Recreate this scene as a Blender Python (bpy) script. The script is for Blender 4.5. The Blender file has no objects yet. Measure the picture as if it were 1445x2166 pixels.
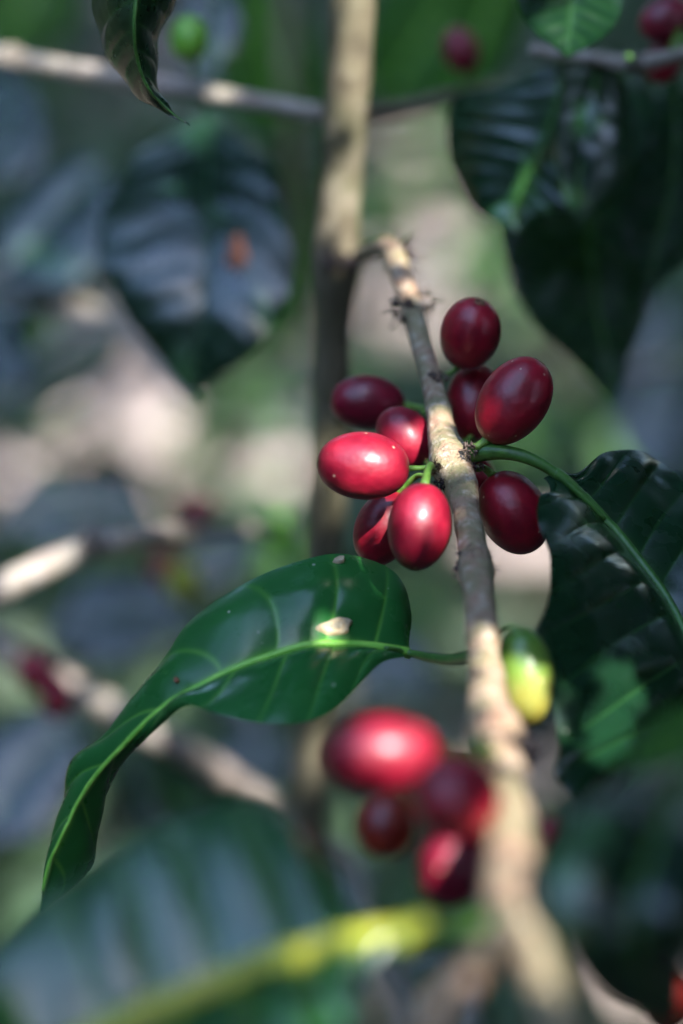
import bpy, math, random
import numpy as np
from mathutils import Vector, Matrix

R = math.radians
rng = np.random.default_rng(7)
random.seed(7)

# ------------------------------------------------------------------ camera, sky, sun, exposure
W, H = 1445.0, 2166.0                 # proportions of the picture
PITCH = R(28)
CAM = np.array([0.0, 0.0, 1.30])
LENS, SENS = 112.0, 24.0
KX = SENS / LENS
FOCUS = 0.548
FWD = np.array([0, math.cos(PITCH), -math.sin(PITCH)])
UP = np.array([0, math.sin(PITCH), math.cos(PITCH)])
RT = np.array([1.0, 0, 0])

scene = bpy.context.scene
cd = bpy.data.cameras.new('camera')
cam = bpy.data.objects.new('camera', cd)
scene.collection.objects.link(cam)
cam.location = CAM
cam.rotation_euler = (R(90) - PITCH, 0, 0)
cd.lens = LENS
cd.sensor_fit = 'HORIZONTAL'
cd.sensor_width = SENS
cd.clip_start = 0.01
cd.clip_end = 200
cd.dof.use_dof = True
cd.dof.focus_distance = FOCUS
cd.dof.aperture_fstop = 6.5
cd.dof.aperture_blades = 0
scene.camera = cam

SUNV = RT * 0.30 + UP * 0.47 - FWD * 0.83      # towards the sun
SUNV = SUNV / np.linalg.norm(SUNV)
sun_el = math.asin(SUNV[2])
sun_az = math.atan2(SUNV[0], SUNV[1])           # clockwise from +Y

world = bpy.data.worlds.new('World')
scene.world = world
world.use_nodes = True
nt = world.node_tree
bg = nt.nodes['Background']
sky = nt.nodes.new('ShaderNodeTexSky')
sky.sky_type = 'NISHITA'
sky.sun_disc = False
sky.sun_elevation = sun_el
sky.sun_rotation = sun_az
sky.ozone_density = 4.0
sky.dust_density = 1.2
nt.links.new(sky.outputs[0], bg.inputs[0])
bg.inputs[1].default_value = 0.15

sl = bpy.data.lights.new('sun', 'SUN')
sl.energy = 2.0
sl.angle = R(0.53)
sl.color = (1.0, 0.965, 0.93)
sun = bpy.data.objects.new('sun', sl)
scene.collection.objects.link(sun)
sun.location = (1, -2, 4)
sun.rotation_euler = Vector(-SUNV).to_track_quat('-Z', 'Y').to_euler()

scene.view_settings.view_transform = 'Standard'
scene.view_settings.look = 'None'
scene.view_settings.gamma = 1
scene.view_settings.use_curve_mapping = False
scene.view_settings.exposure = 3.08
scene.cycles.use_denoising = True
scene.cycles.max_bounces = 6
scene.cycles.sample_clamp_indirect = 6

# ------------------------------------------------------------------ helpers
C = scene.collection


def P(px, py, z):
    """point seen at px, py of the picture, z metres away along the view axis"""
    x = (px - W / 2) / W * KX * z
    y = -(py - H / 2) / W * KX * z
    return CAM + RT * x + UP * y + FWD * z


def mpp(z):
    return KX * z / W


def to3(p):
    return P(p[0], p[1], p[2])


def catmull(pts, n):
    pts = np.asarray(pts, float)
    m = len(pts)
    ext = np.vstack([2 * pts[0] - pts[1], pts, 2 * pts[-1] - pts[-2]])
    t = np.linspace(0, m - 1, n)
    i = np.clip(t.astype(int), 0, m - 2)
    f = (t - i)[:, None]
    p0, p1, p2, p3 = ext[i], ext[i + 1], ext[i + 2], ext[i + 3]
    return 0.5 * (2 * p1 + (-p0 + p2) * f + (2 * p0 - 5 * p1 + 4 * p2 - p3) * f ** 2 + (-p0 + 3 * p1 - 3 * p2 + p3) * f ** 3)


def unit(a):
    return a / np.maximum(np.linalg.norm(a, axis=-1, keepdims=True), 1e-12)


class SN:
    """cheap smooth noise: a sum of random sine waves"""
    def __init__(self, scale, n=10, seed=0):
        r = np.random.default_rng(seed)
        d = unit(r.normal(size=(n, 3)))
        self.k = d * (scale * r.uniform(0.5, 1.8, (n, 1)))
        self.ph = r.uniform(0, 6.28, n)
        self.n = n

    def __call__(self, p):
        return np.sin(p @ self.k.T + self.ph).sum(-1) / math.sqrt(self.n)


def empty(name, loc, label=None, cat=None, group=None, kind=None, rot=None):
    o = bpy.data.objects.new(name, None)
    C.objects.link(o)
    o.location = loc
    o.empty_display_size = 0.01
    if rot is not None:
        o.rotation_euler = rot
    if label: o['label'] = label
    if cat: o['category'] = cat
    if group: o['group'] = group
    if kind: o['kind'] = kind
    return o


def mesh_obj(name, verts, faces, mat, parent=None, base=None, smooth=True, kind=None, label=None, attrs=None):
    """verts are world points; the object sits at base (or at its parent's place)"""
    verts = np.asarray(verts, float)
    me = bpy.data.meshes.new(name)
    off = np.array(base if base is not None else (0, 0, 0), float)
    me.from_pydata((verts - off).tolist(), [], faces)
    if smooth:
        me.polygons.foreach_set('use_smooth', [True] * len(me.polygons))
    if attrs:
        for k, a in attrs.items():
            at = me.attributes.new(k, 'FLOAT', 'POINT')
            at.data.foreach_set('value', np.asarray(a, np.float32).ravel())
    me.update()
    me.materials.append(mat)
    o = bpy.data.objects.new(name, me)
    C.objects.link(o)
    if parent is not None:
        o.parent = parent
        r = parent
        acc = Vector((0, 0, 0))
        while r is not None:
            acc += Vector(r.location)
            r = r.parent
        o.location = Vector(off) - acc
    else:
        o.location = off
    if kind: o['kind'] = kind
    if label: o['label'] = label
    return o


def grid_faces(n, m, wrap=False, flip=False):
    fs = []
    mm = m if wrap else m - 1
    for i in range(n - 1):
        for j in range(mm):
            a, b = i * m + j, i * m + (j + 1) % m
            c, d = (i + 1) * m + (j + 1) % m, (i + 1) * m + j
            fs.append((a, d, c, b) if flip else (a, b, c, d))
    return fs


def tube(path, rad, nr=16, bump=0.0, bscale=800.0, seed=0, ridge=0.0, caps=True):
    path = np.asarray(path, float)
    n = len(path)
    T = unit(np.gradient(path, axis=0))
    ref = np.array([0.31, 0.2, 0.93])
    N0 = unit(np.cross(T, ref))
    B0 = np.cross(T, N0)
    th = np.linspace(0, 2 * math.pi, nr, endpoint=False)
    rad = np.broadcast_to(np.asarray(rad, float).reshape(-1, 1), (n, 1)) if np.ndim(rad) else np.full((n, 1), rad)
    dirs = N0[:, None, :] * np.cos(th)[None, :, None] + B0[:, None, :] * np.sin(th)[None, :, None]
    r = np.repeat(rad, nr, axis=1)
    if bump:
        pts = path[:, None, :] + dirs * r[..., None]
        nn = SN(bscale, 14, seed)(pts) + 0.5 * SN(bscale * 2.7, 14, seed + 1)(pts)
        r = r * (1 + bump * nn)
    if ridge:
        r = r * (1 + ridge * (np.sin(th * 7 + seed)[None, :] * 0.6 + np.sin(th * 11 + 2 * seed)[None, :] * 0.4))
    V = (path[:, None, :] + dirs * r[..., None]).reshape(-1, 3)
    F = grid_faces(n, nr, wrap=True)
    if caps:
        F.append(tuple(range(nr))[::-1])
        F.append(tuple(range((n - 1) * nr, n * nr)))
    return V, F


def join(parts):
    V, F, k = [], [], 0
    for v, f in parts:
        V.append(np.asarray(v))
        F += [tuple(i + k for i in q) for q in f]
        k += len(v)
    return np.vstack(V), F


# ------------------------------------------------------------------ materials
def new_mat(name):
    m = bpy.data.materials.new(name)
    m.use_nodes = True
    nt = m.node_tree
    for n in list(nt.nodes):
        nt.nodes.remove(n)
    out = nt.nodes.new('ShaderNodeOutputMaterial')
    return m, nt, out


def N_(nt, t, **kw):
    n = nt.nodes.new(t)
    for k, v in kw.items():
        if k in n.inputs.keys():
            n.inputs[k].default_value = v
        else:
            setattr(n, k, v)
    return n


def ramp(nt, src, stops):
    r = nt.nodes.new('ShaderNodeValToRGB')
    e = r.color_ramp.elements
    while len(e) > 1:
        e.remove(e[0])
    for i, (p, c) in enumerate(stops):
        x = e[0] if i == 0 else e.new(p)
        x.position = p
        x.color = (*c, 1) if len(c) == 3 else c
    nt.links.new(src, r.inputs[0])
    return r


def mix(nt, fac, a, b, mode='MIX'):
    m = nt.nodes.new('ShaderNodeMix')
    m.data_type = 'RGBA'
    m.blend_type = mode
    for s, v in ((m.inputs[0], fac), (m.inputs[6], a), (m.inputs[7], b)):
        if hasattr(v, 'is_linked') or hasattr(v, 'links'):
            nt.links.new(v, s)
        elif isinstance(v, (int, float)):
            s.default_value = v
        else:
            s.default_value = (*v, 1)
    return m.outputs[2]


def noise(nt, vec, scale, detail=4, rough=0.6):
    n = N_(nt, 'ShaderNodeTexNoise', Scale=scale, Detail=detail, Roughness=rough)
    nt.links.new(vec, n.inputs['Vector'])
    return n.outputs[0]


def maprange(nt, v, a, b, c=0.0, d=1.0):
    n = nt.nodes.new('ShaderNodeMapRange')
    nt.links.new(v, n.inputs[0])
    for i, x in enumerate((a, b, c, d)):
        n.inputs[i + 1].default_value = x
    return n.outputs[0]


def math_(nt, op, a, b=0.0):
    n = nt.nodes.new('ShaderNodeMath')
    n.operation = op
    for i, x in enumerate((a, b)):
        if isinstance(x, (int, float)):
            n.inputs[i].default_value = x
        else:
            nt.links.new(x, n.inputs[i])
    return n.outputs[0]


def bump(nt, h, strength, dist, prev=None):
    b = N_(nt, 'ShaderNodeBump', Strength=strength, Distance=dist)
    nt.links.new(h, b.inputs['Height'])
    if prev is not None:
        nt.links.new(prev, b.inputs['Normal'])
    return b.outputs[0]


def leaf_mat(name, dark, mid, vein, under, rough=0.30, trans=0.22, trans_col=(0.12, 0.32, 0.02), specks=0.5, spec=0.5, bstr=0.35, coat=0.0):
    m, nt, out = new_mat(name)
    tc = nt.nodes.new('ShaderNodeTexCoord').outputs['Object']
    at = nt.nodes.new('ShaderNodeAttribute'); at.attribute_name = 'vein'
    v = at.outputs['Fac']
    n1 = noise(nt, tc, 45, 3)
    n2 = noise(nt, tc, 420, 5, 0.7)
    base = mix(nt, maprange(nt, n1, 0.3, 0.7), dark, mid)
    base = mix(nt, maprange(nt, n2, 0.60, 0.8, 0, 0.14), base, vein)
    base = mix(nt, math_(nt, 'MULTIPLY', v, 0.85), base, vein)
    # pale dust and scale-insect specks
    vo = N_(nt, 'ShaderNodeTexVoronoi', Scale=330.0)
    nt.links.new(tc, vo.inputs['Vector'])
    sp = maprange(nt, vo.outputs['Distance'], 0.07, 0.11, 1, 0)
    gate = maprange(nt, noise(nt, tc, 90, 2), 0.52, 0.62)
    sepc = nt.nodes.new('ShaderNodeSeparateColor'); nt.links.new(vo.outputs['Color'], sepc.inputs[0])
    sp = math_(nt, 'MULTIPLY', math_(nt, 'MULTIPLY', sp, gate), math_(nt, 'GREATER_THAN', sepc.outputs[0], 0.55))
    sp = math_(nt, 'MULTIPLY', sp, specks)
    base = mix(nt, sp, base, (0.55, 0.55, 0.45))
    geo = nt.nodes.new('ShaderNodeNewGeometry')
    undc = mix(nt, math_(nt, 'MULTIPLY', v, 0.5), under, vein)
    col = mix(nt, geo.outputs['Backfacing'], base, undc)
    b = nt.nodes.new('ShaderNodeBsdfPrincipled')
    nt.links.new(col, b.inputs['Base Color'])
    rr = maprange(nt, noise(nt, tc, 70, 4), 0.35, 0.68, rough * 0.65, rough * 1.5)
    rr = math_(nt, 'ADD', rr, math_(nt, 'MULTIPLY', geo.outputs['Backfacing'], 0.25))
    rr = math_(nt, 'ADD', rr, math_(nt, 'MULTIPLY', sp, 0.3))
    nt.links.new(rr, b.inputs['Roughness'])
    b.inputs['Specular IOR Level'].default_value = spec
    if coat:
        cw = math_(nt, 'MULTIPLY', math_(nt, 'SUBTRACT', 1.0, geo.outputs['Backfacing']), coat)
        nt.links.new(cw, b.inputs['Coat Weight']); b.inputs['Coat Roughness'].default_value = 0.20; b.inputs['Coat IOR'].default_value = 1.75 if coat > 0.9 else 1.5
    nb = bump(nt, noise(nt, tc, 260, 1.5, 0.4), bstr * 0.5, 0.0003)
    vf = N_(nt, 'ShaderNodeTexVoronoi', Scale=700.0, feature='DISTANCE_TO_EDGE')
    nt.links.new(tc, vf.inputs['Vector'])
    nb = bump(nt, vf.outputs['Distance'], bstr * 0.22, 0.0002, nb)
    nt.links.new(nb, b.inputs['Normal'])
    t = nt.nodes.new('ShaderNodeBsdfTranslucent')
    tcx = mix(nt, math_(nt, 'MULTIPLY', v, 0.7), trans_col, (0.35, 0.6, 0.08))
    nt.links.new(tcx, t.inputs[0])
    ms = nt.nodes.new('ShaderNodeMixShader'); ms.inputs[0].default_value = trans
    nt.links.new(b.outputs[0], ms.inputs[1]); nt.links.new(t.outputs[0], ms.inputs[2])
    nt.links.new(ms.outputs[0], out.inputs[0])
    return m


def bark_mat(name, cols, scale=1.0, bstr=0.8, rough=0.75):
    m, nt, out = new_mat(name)
    tc = nt.nodes.new('ShaderNodeTexCoord').outputs['Object']
    n1 = noise(nt, tc, 110 * scale, 5, 0.65)
    n2 = noise(nt, tc, 420 * scale, 6, 0.7)
    n3 = noise(nt, tc, 1500 * scale, 4, 0.7)
    base = ramp(nt, n1, [(0.30, cols[0]), (0.44, cols[1]), (0.56, cols[2]), (0.70, cols[3])]).outputs[0]
    base = mix(nt, maprange(nt, n2, 0.52, 0.66), base, cols[4])
    base = mix(nt, maprange(nt, n2, 0.44, 0.30, 0, 0.8), base, cols[5])
    base = mix(nt, maprange(nt, n3, 0.60, 0.72, 0, 0.6), base, (0.06, 0.045, 0.04))
    b = nt.nodes.new('ShaderNodeBsdfPrincipled')
    nt.links.new(base, b.inputs['Base Color'])
    b.inputs['Roughness'].default_value = rough
    nb = bump(nt, n2, bstr, 0.0012)
    nb = bump(nt, n3, bstr, 0.0005, nb)
    nt.links.new(nb, b.inputs['Normal'])
    nt.links.new(b.outputs[0], out.inputs[0])
    return m


def cherry_mat(name, c_lo, c_mid, c_hi, rough=0.33, grad=None, coat=0.2):
    """c_lo .. c_hi: skin tones that vary in soft patches; grad: colours along the fruit's own axis (half-ripe fruit)"""
    m, nt, out = new_mat(name)
    tco = nt.nodes.new('ShaderNodeTexCoord')
    tc = tco.outputs['Object']
    n1 = noise(nt, tc, 120, 3)
    n2 = noise(nt, tc, 900, 4, 0.6)
    n1b = math_(nt, 'ADD', math_(nt, 'MULTIPLY', n1, 0.62), math_(nt, 'MULTIPLY', noise(nt, tc, 420, 5, 0.7), 0.38))
    base = ramp(nt, n1b, [(0.38, c_lo), (0.5, c_mid), (0.62, c_hi)]).outputs[0]
    if grad:
        sx = nt.nodes.new('ShaderNodeSeparateXYZ')
        nt.links.new(tc, sx.inputs[0])
        zz = math_(nt, 'ADD', sx.outputs[2], math_(nt, 'MULTIPLY', math_(nt, 'ADD', n1, noise(nt, tc, 500, 4, 0.7)), 0.005))
        base = ramp(nt, maprange(nt, zz, -0.006, 0.013), grad).outputs[0]
    vo = N_(nt, 'ShaderNodeTexVoronoi', Scale=520.0)
    nt.links.new(tc, vo.inputs['Vector'])
    sepc = nt.nodes.new('ShaderNodeSeparateColor'); nt.links.new(vo.outputs['Color'], sepc.inputs[0])
    sp = math_(nt, 'MULTIPLY', maprange(nt, vo.outputs['Distance'], 0.10, 0.15, 1, 0), math_(nt, 'GREATER_THAN', sepc.outputs[0], 0.80))
    base = mix(nt, math_(nt, 'MULTIPLY', sp, 0.75), base, (0.62, 0.42, 0.28))
    # a few larger corky flecks
    v2 = N_(nt, 'ShaderNodeTexVoronoi', Scale=150.0)
    nt.links.new(tc, v2.inputs['Vector'])
    s2 = nt.nodes.new('ShaderNodeSeparateColor'); nt.links.new(v2.outputs['Color'], s2.inputs[0])
    fl = math_(nt, 'MULTIPLY', maprange(nt, v2.outputs['Distance'], 0.07, 0.10, 1, 0), math_(nt, 'GREATER_THAN', s2.outputs[1], 0.86))
    base = mix(nt, math_(nt, 'MULTIPLY', fl, 0.8), base, (0.45, 0.30, 0.08))
    b = nt.nodes.new('ShaderNodeBsdfPrincipled')
    nt.links.new(base, b.inputs['Base Color'])
    nt.links.new(maprange(nt, noise(nt, tc, 300, 3), 0.3, 0.7, rough * 0.85, rough * 1.25), b.inputs['Roughness'])
    b.inputs['Coat Weight'].default_value = coat
    b.inputs['Coat Roughness'].default_value = 0.28
    b.inputs['Subsurface Weight'].default_value = 0.12
    b.inputs['Subsurface Radius'].default_value = (1.0, 0.25, 0.15)
    b.inputs['Subsurface Scale'].default_value = 0.0015
    nb = bump(nt, n2, 0.18, 0.0004)
    nb = bump(nt, n1, 0.35, 0.0012, nb)
    nt.links.new(nb, b.inputs['Normal'])
    nt.links.new(b.outputs[0], out.inputs[0])
    return m


def plain_mat(name, c1, c2, scale=300, rough=0.5, trans=0.0, bstr=0.4):
    m, nt, out = new_mat(name)
    tc = nt.nodes.new('ShaderNodeTexCoord').outputs['Object']
    n1 = noise(nt, tc, scale, 5)
    b = nt.nodes.new('ShaderNodeBsdfPrincipled')
    nt.links.new(mix(nt, maprange(nt, n1, 0.35, 0.65), c1, c2), b.inputs['Base Color'])
    b.inputs['Roughness'].default_value = rough
    nt.links.new(bump(nt, n1, bstr, 0.0005), b.inputs['Normal'])
    if trans:
        t = nt.nodes.new('ShaderNodeBsdfTranslucent'); t.inputs[0].default_value = (*c2, 1)
        ms = nt.nodes.new('ShaderNodeMixShader'); ms.inputs[0].default_value = trans
        nt.links.new(b.outputs[0], ms.inputs[1]); nt.links.new(t.outputs[0], ms.inputs[2])
        nt.links.new(ms.outputs[0], out.inputs[0])
    else:
        nt.links.new(b.outputs[0], out.inputs[0])
    return m


M_LEAF = leaf_mat('leaf_fresh', (0.013, 0.100, 0.022), (0.023, 0.150, 0.032), (0.13, 0.38, 0.05), (0.11, 0.20, 0.075), rough=0.30, trans=0.10, trans_col=(0.05, 0.22, 0.01), specks=1.3, coat=0.22, spec=0.30)
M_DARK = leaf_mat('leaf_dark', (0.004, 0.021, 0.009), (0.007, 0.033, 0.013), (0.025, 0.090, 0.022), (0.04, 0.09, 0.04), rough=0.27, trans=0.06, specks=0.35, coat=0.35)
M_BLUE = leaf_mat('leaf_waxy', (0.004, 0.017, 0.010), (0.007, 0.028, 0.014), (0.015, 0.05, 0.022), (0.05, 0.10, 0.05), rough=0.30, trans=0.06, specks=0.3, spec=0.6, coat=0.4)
M_BLUEG = leaf_mat('leaf_waxy_green', (0.008, 0.050, 0.014), (0.014, 0.085, 0.020), (0.12, 0.25, 0.03), (0.08, 0.2, 0.06), rough=0.30, trans=0.12, specks=0.3, spec=0.6, coat=0.4)
M_GREEN = leaf_mat('leaf_young', (0.014, 0.075, 0.004), (0.026, 0.12, 0.007), (0.12, 0.30, 0.03), (0.09, 0.24, 0.03), rough=0.5, spec=0.2, trans=0.28, trans_col=(0.03, 0.13, 0.004), specks=0.1)
M_WEED = leaf_mat('leaf_soft_green', (0.030, 0.095, 0.025), (0.065, 0.15, 0.045), (0.09, 0.18, 0.06), (0.08, 0.17, 0.07), rough=0.42, trans=0.3, trans_col=(0.08, 0.22, 0.04), specks=0)
M_MIDRIB = plain_mat('midrib_green', (0.16, 0.46, 0.05), (0.26, 0.58, 0.08), 400, 0.42)
M_MIDRIB_D = plain_mat('midrib_dark_green', (0.035, 0.12, 0.02), (0.07, 0.19, 0.035), 400, 0.4)
M_MIDRIB_B = plain_mat('midrib_blue_green', (0.012, 0.045, 0.020), (0.02, 0.06, 0.03), 400, 0.4)
M_MIDRIB_Y = plain_mat('midrib_yellow', (0.27, 0.33, 0.03), (0.40, 0.38, 0.03), 200, 0.45)
M_PETIOLE = plain_mat('petiole_green', (0.035, 0.12, 0.018), (0.06, 0.17, 0.025), 500, 0.42)
M_STALK = plain_mat('fruit_stalk_green', (0.08, 0.20, 0.02), (0.16, 0.30, 0.05), 700, 0.5)
M_BARK = bark_mat('bark_main', [(0.26, 0.125, 0.08), (0.40, 0.265, 0.165), (0.25, 0.23, 0.11), (0.46, 0.335, 0.22)] + [(0.56, 0.48, 0.36), (0.15, 0.08, 0.05)])
M_BARK_P = bark_mat('bark_pale', [(0.24, 0.18, 0.15), (0.34, 0.28, 0.23), (0.29, 0.26, 0.20), (0.40, 0.34, 0.28)] + [(0.46, 0.41, 0.36), (0.18, 0.13, 0.11)], 0.6)
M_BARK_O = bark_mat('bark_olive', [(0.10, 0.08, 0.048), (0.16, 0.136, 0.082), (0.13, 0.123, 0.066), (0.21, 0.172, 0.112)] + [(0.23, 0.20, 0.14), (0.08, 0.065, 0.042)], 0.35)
M_SOOT = plain_mat('black_bristle', (0.012, 0.010, 0.012), (0.04, 0.03, 0.035), 900, 0.85)
M_SCALE = plain_mat('bud_scale_brown', (0.05, 0.035, 0.03), (0.17, 0.12, 0.09), 900, 0.75, bstr=1.0)
M_CALYX = plain_mat('calyx_cork', (0.06, 0.03, 0.015), (0.24, 0.15, 0.06), 1800, 0.8, bstr=1.0)
M_SPOT = plain_mat('leaf_spot_cork', (0.34, 0.26, 0.14), (0.46, 0.38, 0.24), 900, 0.7)
M_SPOTC = plain_mat('leaf_spot_centre', (0.14, 0.12, 0.08), (0.36, 0.32, 0.22), 1600, 0.8)
M_RUST = plain_mat('leaf_rust_spot', (0.16, 0.05, 0.02), (0.24, 0.085, 0.035), 300, 0.7)

K_RED = cherry_mat('cherry_bright_red', (0.17, 0.0025, 0.014), (0.21, 0.003, 0.017), (0.27, 0.006, 0.022), 0.44)
K_DARK = cherry_mat('cherry_crimson', (0.17, 0.003, 0.013), (0.24, 0.004, 0.016), (0.31, 0.006, 0.020), 0.38)
K_WINE = cherry_mat('cherry_wine', (0.12, 0.0025, 0.014), (0.165, 0.004, 0.018), (0.21, 0.005, 0.023), 0.40)
K_ORANGE = cherry_mat('cherry_orange_red', (0.16, 0.006, 0.005), (0.20, 0.012, 0.006), (0.26, 0.028, 0.008), 0.36)
K_TURN = cherry_mat('cherry_turning', (0, 0, 0), (0, 0, 0), (0, 0, 0), 0.33,
                    grad=[(0.06, (0.26, 0.12, 0.015)), (0.24, (0.25, 0.21, 0.03)), (0.45, (0.24, 0.25, 0.055)), (0.60, (0.15, 0.24, 0.035)), (0.9, (0.085, 0.20, 0.025))])
K_GREEN = cherry_mat('cherry_green', (0.10, 0.30, 0.02), (0.14, 0.38, 0.03), (0.20, 0.42, 0.05), 0.4)
K_OLIVE = cherry_mat('cherry_yellow_green', (0.26, 0.30, 0.02), (0.34, 0.36, 0.03), (0.40, 0.38, 0.04), 0.4)


# ------------------------------------------------------------------ leaf builder
def leaf(parent, A, M, B, mat, ns=90, nv=41, cup=0.10, nveins=9, lean=0.13, relief=0.02, wave=0.0, wavek=5, rib=None,
         rib_r=(9, 2), top_to_cam=True, seed=0, petiole=None, pet_r=10, pet_end=0.9, pet_mat=None, label=None, vw=0.055, rib_rise=0.55, spots=()):
    """A, M, B: edge, midrib, edge as (px, py, z) stations from base to tip; px-sized things are taken at the leaf's own distance"""
    A3, M3, B3 = (catmull([to3(p) for p in q], ns) for q in (A, M, B))
    v = np.linspace(-1, 1, nv)
    s = np.linspace(0, 1, ns)
    width = np.linalg.norm(A3 - M3, axis=1).max() + np.linalg.norm(B3 - M3, axis=1).max()
    S = np.zeros((ns, nv, 3))
    T = unit(np.gradient(M3, axis=0))
    for j, vv in enumerate(v):
        E = A3 if vv < 0 else B3
        w = abs(vv)
        d = E - M3
        S[:, j] = M3 + d * w
    # surface normals
    def normals(S):
        du = np.gradient(S, axis=0); dv = np.gradient(S, axis=1)
        return unit(np.cross(du, dv))
    N = normals(S)
    toc = CAM - S.mean((0, 1))
    sgn = 1.0 if ((N * toc).sum(-1).mean() > 0) == top_to_cam else -1.0
    N = N * sgn
    wv = np.abs(v)[None, :]
    half = np.where(v[None, :] < 0, np.linalg.norm(A3 - M3, axis=1)[:, None], np.linalg.norm(B3 - M3, axis=1)[:, None])
    env = np.clip(np.sin(np.pi * np.clip(s, 0.0, 1.0)) * 3, 0, 1)[:, None]
    ph = nveins * (s[:, None] - lean * wv ** 1.25) + np.where(v[None, :] < 0, 0.0, 0.23) + 0.20 * np.sin(5 * s[:, None] + seed) + 0.09 * np.sin(13 * s[:, None] + 2 * seed)
    f = ph - np.floor(ph)
    dist = np.minimum(f, 1 - f)
    amp = 0.45 + 1.1 * np.random.default_rng(seed + 77).uniform(0, 1, 64)[(np.floor(ph).astype(int) * 2 + (v[None, :] > 0)) % 64]
    blg = np.sin(np.pi * f) ** 0.7 * wv ** 0.6 * (1 - wv ** 4) * amp
    disp = cup * half * 4 * wv * (1 - wv) * 0.5 + relief * width * (blg - 0.3) * env
    if wave:
        disp = disp + wave * width * wv ** 2 * np.sin(2 * np.pi * wavek * s[:, None] + 2.1 * np.sign(v)[None, :] + seed) * env
    disp = disp + 0.006 * width * SN(14 / width, 8, seed + 5)(S) + 0.0008 * width * SN(60 / width, 10, seed + 6)(S)
    S = S + N * disp[..., None]
    vein = np.exp(-(dist / vw) ** 2) * (1 - 0.75 * wv) * 0.85
    vein = np.maximum(vein, np.exp(-(wv / 0.06) ** 2))
    base = M3[0]
    F = grid_faces(ns, nv, flip=(sgn > 0))
    o = mesh_obj('leaf', S.reshape(-1, 3), F, mat, parent, base, attrs={'vein': vein.ravel()}, label=label)
    zc = np.mean([p[2] for p in M])
    Nm = normals(S)[:, nv // 2] * sgn
    if rib:
        rr = np.linspace(rib_r[0], rib_r[1], ns) * mpp(zc) * 0.5
        path = S[:, nv // 2] + Nm * (rr * (rib_rise - 0.2))[:, None]
        V, Ft = tube(path[: int(ns * 0.97)], rr[: int(ns * 0.97)], 8)
        mesh_obj('midrib', V, Ft, rib, o, base)
    if petiole:
        pp = catmull([to3(p) for p in petiole], 24)
        rr = np.linspace(pet_r * 1.2, pet_r * pet_end, 24) * mpp(zc) * 0.5
        V, Ft = tube(pp, rr, 12, 0.03, 900, seed)
        mesh_obj('petiole', V, Ft, pet_mat or M_PETIOLE, o, base)
    Ng = normals(S) * sgn
    for (ss, vv, ru, rvv, m1, m2, nm) in spots:
        # a raised lesion that follows the blade: centre at station ss, cross position vv, radii in metres
        def at(a, b):
            x = np.clip(a * (ns - 1), 0, ns - 1.001); y = np.clip((b + 1) / 2 * (nv - 1), 0, nv - 1.001)
            i, j = int(x), int(y); fx, fy = x - i, y - j
            g = lambda G: (G[i, j] * (1 - fx) * (1 - fy) + G[i + 1, j] * fx * (1 - fy) + G[i, j + 1] * (1 - fx) * fy + G[i + 1, j + 1] * fx * fy)
            return g(S), unit(g(Ng))
        c0, n0 = at(ss, vv)
        cs, _ = at(ss + 0.01, vv); cv, _ = at(ss, vv + 0.02)
        ls, lv = np.linalg.norm(cs - c0) / 0.01, np.linalg.norm(cv - c0) / 0.02
        for kk, (sc, mm, hh, nm2) in enumerate(((1.0, m1, 0.00045, nm), (0.40, m2, 0.00060, nm + '_centre'))):
            if mm is None:
                continue
            Vs, Fs = [], []
            rings, seg = 5, 28
            c, n_ = at(ss, vv); Vs.append(c + n_ * hh * 1.4)
            for r_ in range(1, rings + 1):
                for q in range(seg):
                    an = 2 * math.pi * q / seg
                    ir = 1 + 0.12 * math.sin(3 * an + seed) + 0.07 * math.sin(5 * an + 1)
                    a_ = ss + sc * ru * ir * r_ / rings * math.cos(an) / ls
                    b_ = vv + sc * rvv * ir * r_ / rings * math.sin(an) / lv
                    c, n_ = at(a_, b_)
                    Vs.append(c + n_ * hh * (1.4 if r_ < rings - 1 else (1.7 if r_ < rings else -0.4)))
            for q in range(seg):
                Fs.append((0, 1 + q, 1 + (q + 1) % seg))
            for r_ in range(rings - 1):
                for q in range(seg):
                    a = 1 + r_ * seg + q; b = 1 + r_ * seg + (q + 1) % seg
                    Fs.append((a, a + seg, b + seg, b))
            mesh_obj(nm2, Vs, Fs, mm, o, base)
    return o


def plane_leaf(parent, mid, wl, wr, z0, n=(0, 0.4, 0.9), mat=None, arch=0.0, **kw):
    """a leaf lying near a tilted plane: mid = stations in px, wl / wr = half widths in px; n = plane normal (right, up, back)"""
    n = np.array(n, float)
    if mat is M_BLUE:
        n[0] -= 0.18
    n /= np.linalg.norm(n)
    mid = np.array(mid, float)
    m = len(mid)
    c = mid.mean(0)
    d = np.gradient(mid, axis=0)
    d /= np.linalg.norm(d, axis=1)[:, None]
    nrm = np.stack([-d[:, 1], d[:, 0]], 1)

    def zof(p):
        # ray through p meets the plane through the centre ray at z0; camera space (x right, y up, depth)
        k = KX / W
        rx, ry = (p[0] - W / 2) * k, -(p[1] - H / 2) * k
        cx, cy = (c[0] - W / 2) * k * z0, -(c[1] - H / 2) * k * z0
        den = n[0] * rx + n[1] * ry - n[2]
        num = n[0] * cx + n[1] * cy - n[2] * z0
        z = num / den
        return float(np.clip(z, z0 * 0.80, z0 * 1.25))
    out = []
    for q in (mid + nrm * np.array(wl)[:, None], mid, mid - nrm * np.array(wr)[:, None]):
        st = []
        for i, p in enumerate(q):
            t = i / (m - 1)
            st.append((p[0], p[1], zof(p) - arch * math.sin(math.pi * t) * z0))
        out.append(st)
    kw.setdefault('relief', 0.025); kw.setdefault('ns', 44); kw.setdefault('nv', 21)
    return leaf(parent, out[0], out[1], out[2], mat, **kw)


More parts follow.
